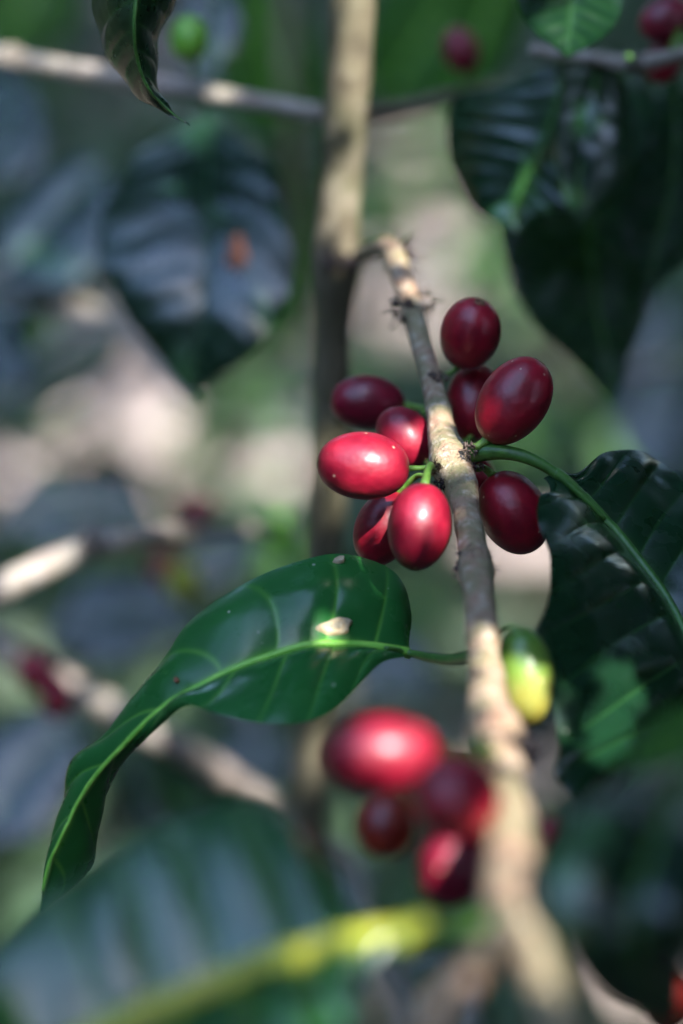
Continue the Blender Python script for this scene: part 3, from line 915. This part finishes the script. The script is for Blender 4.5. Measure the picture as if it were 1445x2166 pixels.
# dark group at the upper right
t5 = twig('short brown twig with dark hanging leaves at the upper right', [(1120, 104, .64, 26), (1200, 116, .64, 26), (1290, 128, .638, 34), (1350, 136, .635, 42), (1420, 120, .63, 34), (1520, 90, .62, 34)], M_BARK_P, seed=25)
bristles('node_scale', t5, 1335, 134, .632, 30, 14, 20, 6, M_BARK_P, 32, 0.8)
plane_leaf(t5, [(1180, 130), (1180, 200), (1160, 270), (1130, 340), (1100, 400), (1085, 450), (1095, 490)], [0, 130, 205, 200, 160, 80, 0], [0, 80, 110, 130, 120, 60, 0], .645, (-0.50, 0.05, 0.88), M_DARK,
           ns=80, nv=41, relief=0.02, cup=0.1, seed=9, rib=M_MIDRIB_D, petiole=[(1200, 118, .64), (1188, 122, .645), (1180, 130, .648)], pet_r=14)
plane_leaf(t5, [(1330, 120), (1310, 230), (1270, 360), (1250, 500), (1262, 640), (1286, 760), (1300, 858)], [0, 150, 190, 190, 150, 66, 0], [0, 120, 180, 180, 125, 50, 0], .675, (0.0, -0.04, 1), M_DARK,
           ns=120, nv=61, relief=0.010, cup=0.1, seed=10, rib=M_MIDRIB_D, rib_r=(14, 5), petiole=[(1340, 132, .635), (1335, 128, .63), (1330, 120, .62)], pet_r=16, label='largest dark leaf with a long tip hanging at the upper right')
plane_leaf(t5, [(1270, 110), (1262, 160), (1250, 240), (1232, 330), (1225, 400), (1228, 475)], [0, 60, 70, 60, 40, 0], [0, 60, 90, 110, 80, 0], .640, (0.45, 0.0, 0.95), M_DARK, relief=0.01, seed=11, rib=M_MIDRIB_D, ns=60, nv=31)
plane_leaf(t5, [(1220, -140), (1215, -60), (1210, 10), (1205, 70), (1200, 122)], [0, 100, 115, 80, 0], [0, 95, 105, 75, 0], .60, (0, -0.2, 1), M_DARK, relief=0.01, seed=12, rib=M_MIDRIB_B, ns=60, nv=31)
plane_leaf(t5, [(1420, 150), (1430, 260), (1420, 400), (1390, 520), (1370, 620)], [0, 60, 90, 70, 0], [0, 70, 100, 80, 0], .66, (0, -0.1, 1), M_DARK, relief=0.01, seed=14, rib=M_MIDRIB_D, ns=60, nv=31)
GT = 'dark cherries at the top right'
cherry(1408, 42, .64, 60, 48, 200, 10, K_WINE, 'upper of the two dark cherries in the top right corner', (1430, 110, .628), GT, n=28, calyx=False)
cherry(1404, 128, .645, 52, 42, -120, 10, K_DARK, 'lower of the two dark cherries in the top right corner', (1420, 100, .628), GT, n=28, calyx=False)

# left side
t2 = twig('thin pale branch at the left edge below the waxy leaves', [(-80, 585, .86, 36), (20, 606, .85, 38), (130, 634, .84, 38), (240, 676, .83, 36), (320, 760, .82, 32), (400, 850, .81, 26)], seed=26)
plane_leaf(t2, [(230, 330), (180, 390), (120, 450), (60, 520), (-20, 600)], [0, 70, 90, 90, 0], [0, 90, 130, 120, 0], .84, (0.0, 0.5, 0.86), M_BLUE, seed=31, rib=M_MIDRIB_D)
plane_leaf(t2, [(-60, 120), (-10, 190), (20, 260), (20, 330), (-10, 400)], [0, 60, 70, 60, 0], [0, 60, 70, 60, 0], .9, (0.0, 0.5, 0.86), M_BLUE, seed=32, rib=M_MIDRIB_D)
plane_leaf(t2, [(210, 470), (170, 530), (110, 580), (40, 620), (-30, 650)], [0, 50, 60, 60, 0], [0, 60, 70, 60, 0], .88, (0.1, 0.4, 0.9), M_DARK, seed=33, rib=M_MIDRIB_D)
plane_leaf(t2, [(270, 690), (210, 740), (140, 790), (70, 850), (20, 930)], [0, 50, 70, 60, 0], [0, 50, 50, 30, 0], 1.0, (0.1, 0.1, 1), M_DARK, seed=34, rib=M_MIDRIB_D)
plane_leaf(t2, [(-40, 620), (-10, 680), (10, 740), (10, 800), (-20, 860)], [0, 40, 50, 40, 0], [0, 50, 60, 50, 0], .88, (0.1, 0.5, .86), M_BLUE, seed=35, rib=M_MIDRIB_D)

t3 = twig('sunlit cream branch at the left edge above the arched leaf', [(-100, 1296, .705, 58), (0, 1248, .705, 60), (100, 1196, .705, 58), (200, 1158, .705, 50), (320, 1134, .72, 44), (440, 1122, .745, 36), (580, 1112, .78, 28)], seed=27)
bristles('node_scale', t3, 200, 1150, .70, 34, 18, 26, 7, M_SCALE, 33, 0.9, 0.6)
plane_leaf(t3, [(330, 1110), (260, 1080), (180, 1070), (90, 1085), (-20, 1130)], [0, 60, 75, 70, 0], [0, 50, 70, 70, 0], .86, (0.0, 0.45, 0.9), M_DARK, seed=36, rib=M_MIDRIB_D)
plane_leaf(t3, [(560, 1130), (500, 1160), (450, 1190), (400, 1210), (350, 1240)], [0, 30, 45, 40, 0], [0, 40, 50, 40, 0], .92, (0.0, 0.45, 0.9), M_DARK, seed=46, rib=M_MIDRIB_D)
GB = 'small blurred cherries on the branches behind'
cherry(592, 1130, .83, 44, 40, -90, 0, K_GREEN, 'round green cherry above the arched leaf', (584, 1106, .84), 'unripe green cherries', n=28, calyx=False)
cherry(412, 1078, .84, 50, 30, 10, 0, K_DARK, 'crimson cherry on top of the cream branch', (440, 1118, .82), GB, n=28, calyx=False)
cherry(350, 1200, .84, 38, 34, -100, 0, K_DARK, 'red cherry below the cream branch beside a yellow green one', (360, 1140, .81), GB, n=28, calyx=False)
cherry(388, 1232, .83, 46, 38, -90, 0, K_OLIVE, 'yellow green cherry below the cream branch', (390, 1135, .81), GB, n=28, calyx=False)
cherry(222, 1010, .95, 34, 24, -50, 0, K_DARK, 'small crimson cherry far behind near the large pale light patch', (200, 1080, .93), GB, n=28, calyx=False)

t4 = twig('grey brown branch running down from the left edge behind the arched leaf', [(-90, 1322, .80, 54), (0, 1368, .80, 56), (110, 1430, .80, 58), (220, 1492, .80, 60), (330, 1556, .80, 60), (430, 1612, .81, 58), (530, 1676, .82, 54), (620, 1740, .83, 50), (720, 1830, .84, 46)], seed=28)
plane_leaf(t4, [(420, 1340), (350, 1310), (270, 1300), (180, 1320), (90, 1370)], [0, 70, 90, 80, 0], [0, 60, 90, 80, 0], .92, (0.05, 0.46, 0.88), M_BLUE, seed=37, rib=M_MIDRIB_D)
plane_leaf(t4, [(180, 1500), (120, 1560), (60, 1620), (0, 1700), (-60, 1800)], [0, 80, 110, 110, 0], [0, 80, 110, 110, 0], .88, (0.1, 0.46, 0.88), M_BLUE, seed=38, rib=M_MIDRIB_D)
plane_leaf(t4, [(300, 1560), (330, 1620), (370, 1680), (390, 1750), (380, 1830)], [0, 80, 120, 110, 0], [0, 90, 130, 120, 0], .84, (0.0, 0.05, 1), M_DARK, seed=39, rib=M_MIDRIB_D)
plane_leaf(t4, [(560, 1560), (540, 1500), (500, 1440), (440, 1400), (360, 1380)], [0, 60, 80, 60, 0], [0, 70, 90, 60, 0], .95, (0.0, 0.3, 0.95), M_BLUE, seed=40, rib=M_MIDRIB_D)
plane_leaf(t4, [(620, 1560), (570, 1600), (520, 1640), (480, 1700), (450, 1760)], [0, 70, 90, 70, 0], [0, 60, 70, 60, 0], .93, (0.0, 0.35, 0.95), M_BLUE, seed=47, rib=M_MIDRIB_D)
cherry(78, 1424, .775, 52, 40, -50, 0, K_RED, 'blurred red cherry on the grey branch at the left edge, upper of two', (90, 1400, .79), GB, n=28, calyx=False)
cherry(118, 1474, .775, 50, 36, -80, 0, K_RED, 'blurred red cherry on the grey branch at the left edge, lower of two', (120, 1430, .79), GB, n=28, calyx=False)

# lower middle and right, behind the branch
t6 = twig('dim twig with dull leaves behind the right edge below the large dark leaf', [(1240, 790, 1.0, 26), (1330, 778, 1.0, 26), (1445, 764, 1.0, 26), (1560, 750, 1.0, 26)], M_BARK_P, seed=29)
plane_leaf(t6, [(1440, 780), (1400, 830), (1380, 890), (1390, 950), (1430, 1010)], [0, 60, 80, 60, 0], [0, 60, 70, 60, 0], 1.05, (0.0, 0.45, 0.9), M_BLUE, seed=41, rib=M_MIDRIB_D)
plane_leaf(t6, [(1470, 700), (1430, 680), (1390, 700), (1350, 730), (1320, 770)], [0, 40, 50, 40, 0], [0, 40, 50, 40, 0], 1.1, (0.0, 0.45, 0.9), M_BLUE, seed=42, rib=M_MIDRIB_D)
t7 = twig('low twig with dark leaves behind the front cluster', [(900, 2260, .80, 30), (860, 2160, .80, 30), (800, 2040, .82, 28), (760, 1900, .84, 26), (740, 1800, .86, 22)], M_BARK_P, seed=30)
plane_leaf(t7, [(790, 1820), (740, 1850), (690, 1890), (650, 1940), (620, 2010)], [0, 60, 80, 60, 0], [0, 60, 80, 60, 0], .90, (0.0, 0.45, 0.9), M_BLUE, seed=43, rib=M_MIDRIB_D)
plane_leaf(t7, [(840, 2020), (900, 2060), (950, 2110), (960, 2170), (950, 2240)], [0, 70, 100, 80, 0], [0, 70, 90, 80, 0], .82, (0.0, 0.35, 0.95), M_DARK, seed=44, rib=M_MIDRIB_D)
plane_leaf(t7, [(900, 1480), (870, 1440), (830, 1400), (790, 1420), (740, 1500)], [0, 50, 60, 50, 0], [0, 50, 60, 50, 0], 1.1, (0.0, 0.42, 0.9), M_BLUE, seed=45, rib=M_MIDRIB_D)
cherry(1160, 1766, .70, 40, 32, -90, 0, K_DARK, 'small crimson cherry between the branch and the right hand leaves', (1150, 1700, .70), GB, n=28, calyx=False)
cherry(1412, 2112, .46, 74, 60, -90, 0, K_ORANGE, 'orange cherry in the bottom right corner', (1440, 2020, .45), GB, n=28, calyx=False)

# young coffee plants farther back, between the branches and the floor
def seedling(label, bx, by, z, spread, seed, mats, nl=9):
    r = np.random.default_rng(seed)
    t = empty('coffee_seedling', P(bx, by + spread * 0.8, z + .1), label, 'young plant', 'young coffee plants far behind')
    bark_part('stem', t, [(bx, by + spread * 0.9, z + .10, 14), (bx + 6, by, z + .05, 11), (bx - 5, by - spread * 0.7, z, 7)], M_PETIOLE, n=16, nr=8, seed=seed)
    for i in range(nl):
        a = r.uniform(0, 2 * math.pi)
        L = r.uniform(0.55, 1.0) * spread
        y0 = by + r.uniform(-.6, .7) * spread
        dx, dy = math.cos(a), math.sin(a) * 0.7 + 0.15
        pts = [(bx + dx * L * q, y0 + dy * L * q + 0.2 * L * q * q) for q in (0.05, .3, .55, .8, 1.05)]
        w = L * r.uniform(.20, .28)
        plane_leaf(t, pts, [0, w * .8, w, w * .6, 0], [0, w * .8, w, w * .6, 0], z + r.uniform(-.08, .12), (r.normal() * .3, r.uniform(.2, .9), .9), mats[i % len(mats)], ns=14, nv=9, seed=i, relief=0.03)


for i, (bx, by, z, sp, lab) in enumerate([
        (560, 870, 1.7, 110, 'young plant in the blur left of the cherries'), (1010, 480, 1.8, 120, 'young plant in the blur above the topmost cherry'),
        (60, 800, 1.8, 120, 'young plant in the blur at the left edge below the thin branch'), (620, 1080, 1.6, 110, 'young plant in the blur above the arched leaf'),
        (1290, 960, 1.7, 110, 'young plant in the blur above the large dark leaf'), (860, 1330, 1.5, 110, 'young plant in the blur behind the bare middle of the branch'),
        (150, 1080, 1.7, 120, 'young plant in the blur just above the cream branch'), (450, 700, 1.9, 100, 'young plant in the blur below the bluish hanging leaf'),
        (1150, 620, 1.9, 110, 'young plant in the blur right of the topmost cherry'), (900, 170, 1.9, 130, 'young plant in the blur right of the trunk at the top'),
        (880, 1900, 1.3, 120, 'young plant in the blur under the front cherries'), (1240, 1400, 1.5, 90, 'young plant in the blur beside the half ripe cherry'),
        (930, 330, 2.0, 80, 'small young plant in the blur between the trunk and the dark hanging leaves'), (800, 420, 2.1, 70, 'small young plant in the blur just right of the trunk'),
        (1040, 640, 2.1, 80, 'small young plant in the blur touching the topmost cherry'), (1200, 880, 1.9, 80, 'small young plant in the blur under the tip of the dark hanging leaf'),
        (600, 760, 2.1, 70, 'small young plant in the blur between the bluish leaf and the trunk'),
        (40, 720, 2.2, 90, 'young plant in the blur at the left edge under the waxy leaves'), (420, 880, 2.3, 80, 'young plant in the blur right of the large pale light patch'),
        (780, 540, 2.2, 80, 'young plant in the blur beside the trunk node'), (1090, 900, 2.0, 90, 'young plant in the blur under the upper right cherry'),
        (950, 1280, 2.0, 80, 'young plant in the blur beside the black bristled node'), (730, 800, 2.2, 80, 'young plant in the blur behind the wine coloured cherry'),
        (1400, 700, 2.0, 100, 'young plant in the blur at the right edge'), (860, 380, 2.3, 80, 'young plant in the blur right of the trunk below the green leaves'),
        (230, 900, 2.1, 60, 'small young plant in the blur between the pale light patches'), (40, 880, 2.2, 70, 'small young plant in the blur at the left edge above the cream branch'),
        (510, 820, 2.2, 70, 'small young plant in the blur left of the wine coloured cherry'),
        (100, 60, 1.9, 130, 'young plant in the blur in the top left corner'), (300, 500, 1.9, 130, 'young plant in the blur behind the bluish hanging leaf')]):
    seedling(lab, bx, by, z, sp, 60 + i, (M_WEED, M_GREEN, M_WEED, M_BLUE))

# pale leaves added on the floor so the sun gaps blur into bright discs
M_SUN_LEAF = plain_mat('sun_spot_leaf_pale', (0.42, 0.34, 0.30), (0.54, 0.45, 0.41), 40, 0.6)
for i, (px, py, sz, lab) in enumerate([
        (328, 985, .062, 'largest pale leaf added to brighten the round blur left of the cherries'), (110, 930, .065, 'pale leaf added as a sun spot at the left edge above the cream branch'),
        (240, 785, .065, 'pinkish leaf added as a sun spot below the bluish hanging leaf'), (785, 650, .06, 'pale leaf added as a sun spot just right of the trunk'),
        (1095, 1235, .06, 'pale leaf added as a sun spot between the branch and the large dark leaf'), (985, 600, .05, 'pale leaf added as a sun spot above the topmost cherry')]):
    g = ground_hit(px, py) + np.array([0, 0, 0.035])
    rr_ = np.random.default_rng(i)
    nsx, nvx = 15, 9
    a = rr_.uniform(0, 3.1)
    ex = np.array([math.cos(a), math.sin(a), 0.05]); ey = np.array([-math.sin(a), math.cos(a), 0.08])
    S_ = []
    for u_ in np.linspace(-1, 1, nsx):
        for w_ in np.linspace(-1, 1, nvx):
            hw = 0.62 * (1 - abs(u_) ** 2.2) ** 0.8
            S_.append(g + ex * u_ * sz + ey * w_ * hw * sz + np.array([0, 0, 1]) * sz * (0.16 * u_ * u_ + 0.14 * abs(w_) * hw + 0.03 * math.sin(5 * u_ + 3 * w_)))
    t_ = empty('sun_spot_leaf', g, lab, 'fallen leaf', 'pale leaves added as sun spots on the forest floor')
    mesh_obj('blade', S_, grid_faces(nsx, nvx), M_SUN_LEAF, t_, g)
    V_, F_ = tube([g + ex * q * sz + np.array([0, 0, 1]) * sz * (0.16 * q * q + 0.01) for q in np.linspace(-1.3, 0.9, 10)], sz * 0.025, 6)
    mesh_obj('midrib', V_, F_, M_BARK_P, t_, g)

# ------------------------------------------------------------------ unseen shade tree, added above the frame, gaps shaped to aim the sun
US = unit(np.cross(SUNV, np.array([0, 0, 1.0])))
VS = np.cross(US, SUNV)


def uv(p):
    return np.array([p @ US, p @ VS])


HOLES = []      # (u, v, radius): where sun gets through


def lit(px, py, z, r_px):
    HOLES.append((*uv(P(px, py, z)), r_px * mpp(z)))


# sun on the fruit left of the node, on the node, on the near branch
for q in [(769, 985, .541, 90), (860, 920, .56, 60), (830, 960, .55, 60), (890, 1110, .532, 62), (945, 965, .55, 40), (935, 880, .563, 30),
          (845, 560, .61, 34), (870, 630, .60, 30),
          (1028, 1385, .494, 50), (1030, 1430, .488, 50), (1033, 1475, .481, 52), (1040, 1520, .473, 56), (1062, 1610, .455, 56), (1078, 1700, .428, 60), (1082, 1765, .413, 60), (1090, 1835, .40, 52), (1092, 1880, .393, 54), (1092, 1920, .39, 56), (1098, 1965, .388, 56), (1110, 2010, .382, 36), (1150, 2100, .373, 30),
          (1045, 2015, .382, 20), (955, 2110, .372, 20), (1090, 1470, .50, 55), (1120, 1455, .50, 40), (1060, 1560, .465, 60), (1085, 1660, .435, 60), (1080, 1730, .42, 60), (1075, 1800, .405, 60), (1070, 1870, .395, 60), (1090, 1940, .388, 40), (1130, 2040, .376, 40), (1170, 2130, .368, 40),
          (825, 1580, .43, 88),
          
          (385, 340, .735, 58), (350, 370, .73, 44), (1030, 405, .645, 74), (1075, 440, .64, 36), (975, 400, .645, 40), (1205, 425, .635, 36),
          (1262, 1590, .508, 66), (1285, 1510, .512, 60), (1310, 1440, .515, 38),
          (40, 1228, .705, 45), (110, 1188, .705, 46),
          (120, 142, .69, 26), (200, 155, .69, 26), (10, 120, .69, 30), (470, 205, .675, 24),
          (930, 320, 2.0, 60), (800, 430, 2.1, 60), (1010, 490, 1.8, 60), (1150, 620, 1.9, 60), (560, 860, 1.7, 60), (620, 1070, 1.6, 50), (60, 810, 1.8, 50), (1390, 700, 2.0, 50), (450, 690, 1.9, 50), (1290, 950, 1.7, 50), (870, 180, 1.9, 50),
          (740, 60, .635, 60), (728, 250, .645, 44), (712, 450, .655, 50), (690, 620, .668, 30),
          
          (697, 1322, .531, 24), (800, 1987, .395, 30), (735, 1998, .396, 30), (660, 2018, .398, 24), (680, 2110, .385, 50),
          (20, 606, .85, 26), (80, 620, .845, 26), (140, 638, .84, 26), (200, 660, .833, 26), (60, 1402, .80, 24), (150, 1452, .80, 24), (240, 1500, .80, 24), (320, 1548, .80, 26), (390, 1590, .805, 28), (470, 1638, .815, 28), (550, 1690, .82, 24), (668, 1450, .728, 30), (655, 1620, .74, 30),
          (1410, 2110, .46, 40), (592, 1125, .83, 30)]:
    lit(*q)
G_HOLES = []
for (px, py, rr) in [(330, 985, .045), (240, 790, .04), (115, 935, .045), (40, 1010, .03), (330, 1060, .02), (790, 640, .05), (800, 730, .04), (985, 600, .03), (850, 330, .045), (870, 400, .035), (1090, 1240, .045), (1150, 1310, .045), (1060, 1180, .03),
                     (1300, 2110, .045), (1380, 2150, .03), (1180, 720, .022), (1240, 800, .022), (1230, 860, .02), (600, 700, .022), (620, 1000, .022), (500, 960, .02), (470, 950, .02), (20, 980, .02), (30, 1060, .022), (1430, 500, .03), (1430, 420, .03),
                     (880, 300, .045), (850, 450, .045), (905, 560, .04), (1000, 720, .04), (1100, 690, .04), (1070, 560, .045), (640, 900, .04), (480, 1010, .04), (1330, 1000, .04), (1230, 760, .045), (700, 1480, .03), (560, 940, .014), (590, 1050, .02), (860, 560, .02), (1180, 1640, .025), (780, 2120, .02), (1000, 1650, .02), (1000, 500, .03), (930, 480, .02)]:
    p = ground_hit(px, py)
    G_HOLES.append((*uv(p), rr * (1.0 if px in (330, 1090) else 0.55)))


def build_shade():
    r = np.random.default_rng(21)
    root = empty('unseen_shade_tree', (2.3, -2.2, 0.0), 'unseen shade tree added above the view, its leaf gaps shaped to aim the sun', 'tree')
    mat = leaf_mat('shade_leaflet', (0.012, 0.04, 0.01), (0.02, 0.06, 0.015), (0.04, 0.09, 0.02), (0.04, 0.10, 0.03), rough=0.45, trans=0.03, specks=0, bstr=0)

    def cover(cells, cell, holes, tmin, tmax, wbase, sizes, name, seed, gaps=0.0):
        """lay leaflets over every shaded cell, leaving the sun gaps open"""
        holes = np.array(holes)
        todo = {c for c in cells}
        Vs, cs, nms, szs = [], [], [], []
        order = list(todo)
        r.shuffle(order)
        covered = set()
        for c in order:
            c = tuple(int(i) for i in c)
            if c in covered:
                continue
            u0, v0 = (c[0] + .5) * cell, (c[1] + .5) * cell
            dh = np.hypot(holes[:, 0] - u0, holes[:, 1] - v0) - holes[:, 2]
            dm = dh.min()
            if dm < 0.0:
                continue
            if r.uniform() < gaps:
                continue
            L = r.uniform(*sizes)
            L = min(L, max(cell * 1.3, dm * 2.0))
            off = r.normal(size=2) * 0.1 * L
            t = r.uniform(tmin, tmax)
            p = US * (u0 + off[0]) + VS * (v0 + off[1])
            wp = wbase + t
            for _ in range(40):                      # stay well above the frame
                rel = p + SUNV * wp - CAM
                dz = rel @ FWD
                if dz < -0.06 or (rel @ UP) > max(dz, 0) * 0.1607 * 1.25 + 0.03 + L:
                    break
                wp += 0.03
            for rp in range(3 if L < 2.4 * cell else 1):
                cs.append(p + SUNV * (wp + 0.01 * rp))
                nms.append(SUNV + r.normal(size=3) * 0.28)
                szs.append(L)
            k = int(0.18 * L / cell)
            for a in range(-k, k + 1):
                for b in range(-k, k + 1):
                    covered.add((c[0] + a, c[1] + b))
        leaf_cards(np.array(cs), np.array(szs), np.array(nms), mat, name, bend=0.1, parent=None, seed=seed, width=0.72)
        o = C.objects[-1]
        return o, len(cs)

    # cells above what stands near the lens
    cell = 0.004
    cells = set()
    for z in np.linspace(.34, .75, 26):
        for px in np.arange(-120, 1566, 20):
            for py in np.arange(-120, 2290, 18):
                q = uv(P(px, py, z))
                cells.add((int(math.floor(q[0] / cell)), int(math.floor(q[1] / cell))))
    w0 = P(722, 1083, .55) @ SUNV
    o, n1 = cover(cells, cell, HOLES + G_HOLES, 0.30, 0.52, w0, (0.020, 0.042), 'crown', 5)
    o.parent = root; o.location = Vector((-2.3, 2.2, 0))
    # cells above the floor
    cell = 0.03
    cells = set()
    for px in np.arange(-900, 2345, 30):
        for py in np.arange(-700, 3000, 30):
            q = uv(ground_hit(px, py))
            cells.add((int(math.floor(q[0] / cell)), int(math.floor(q[1] / cell))))
    for z in np.linspace(.72, 1.15, 30):
        for px in np.arange(-150, 1600, 60):
            for py in np.arange(-150, 2320, 60):
                q = uv(P(px, py, z))
                cells.add((int(math.floor(q[0] / cell)), int(math.floor(q[1] / cell))))
    wg = ground_hit(722, 1083) @ SUNV
    o, n2 = cover(cells, cell, G_HOLES + [(h[0], h[1], h[2] + 0.016) for h in HOLES], 2.3, 3.1, wg, (0.06, 0.11), 'crown', 6, gaps=0.03)
    o.parent = root; o.location = Vector((-2.3, 2.2, 0))
    print('leaflets', n1, n2)
    # trunk and boughs of the added tree
    def limb(name, pts, r0, r1, sd):
        pa = catmull(pts, 40)
        V, F = tube(pa, np.linspace(r0, r1, 40), 14, 0.04, 20, sd)
        mesh_obj(name, V, F, M_BARK_O, root, pa[0])
    limb('trunk', [(2.3, -2.2, 0), (2.25, -2.15, 1.2), (2.1, -2.0, 2.6), (2.0, -1.8, 4.2)], 0.11, 0.05, 1)
    limb('bough', [(2.15, -2.05, 2.2), (1.4, -1.2, 2.6), (0.8, -0.3, 2.35), (0.45, 0.05, 1.95)], 0.05, 0.006, 2)
    limb('bough', [(2.05, -1.9, 3.4), (2.2, -0.9, 3.7), (2.1, 0.4, 3.6), (1.9, 1.4, 3.3)], 0.045, 0.008, 3)


def build_sky_cover():
    """unseen dome of crown leaves added to dim the sky; its opening is shaped for the reflections"""
    r = np.random.default_rng(33)
    n = 42000
    d = unit(r.normal(size=(n * 3, 3)))
    d[:, 2] = np.abs(d[:, 2])
    d = d[(d[:, 2] > math.sin(R(18))) & (d[:, 2] < math.sin(R(88)))]
    rad = r.uniform(4.2, 6.5, len(d))
    c = np.array([0, 0.5, 0.9]) + d * rad[:, None]
    dens = SN(19.0, 24, 4)(d) * 0.65 + 0.80 - 1.15 * np.clip((d @ OPEN_SKY - 0.74) / 0.16, 0, 1)
    c = c[dens > 0.0]
    q = np.stack([c @ US, c @ VS], 1)
    hs = np.array(HOLES + G_HOLES)
    dm = np.full(len(c), 9.0)
    for h in hs:
        dm = np.minimum(dm, np.hypot(q[:, 0] - h[0], q[:, 1] - h[1]) - h[2])
    c, dm = c[dm > 0.025][:n], dm[dm > 0.025][:n]
    nm = r.normal(size=(len(c), 3)) * 0.5 - unit(c - CAM)
    leaf_cards(c, np.minimum(r.uniform(0.16, 0.30, len(c)), dm * 1.8), nm, M_HEDGE, 'sky_cover_foliage', seed=8, width=0.5, label='unseen crown foliage added to dim the sky, open where the leaves mirror it')


OPEN_SKY = unit(np.array([-0.22, -0.20, 0.93]))  # direction of the gap shaped into the added crown dome
build_litter()
build_hedges()
build_shade()
build_sky_cover()
print('objects', len(bpy.data.objects), 'tris', sum(len(m.polygons) * 2 for m in bpy.data.meshes))
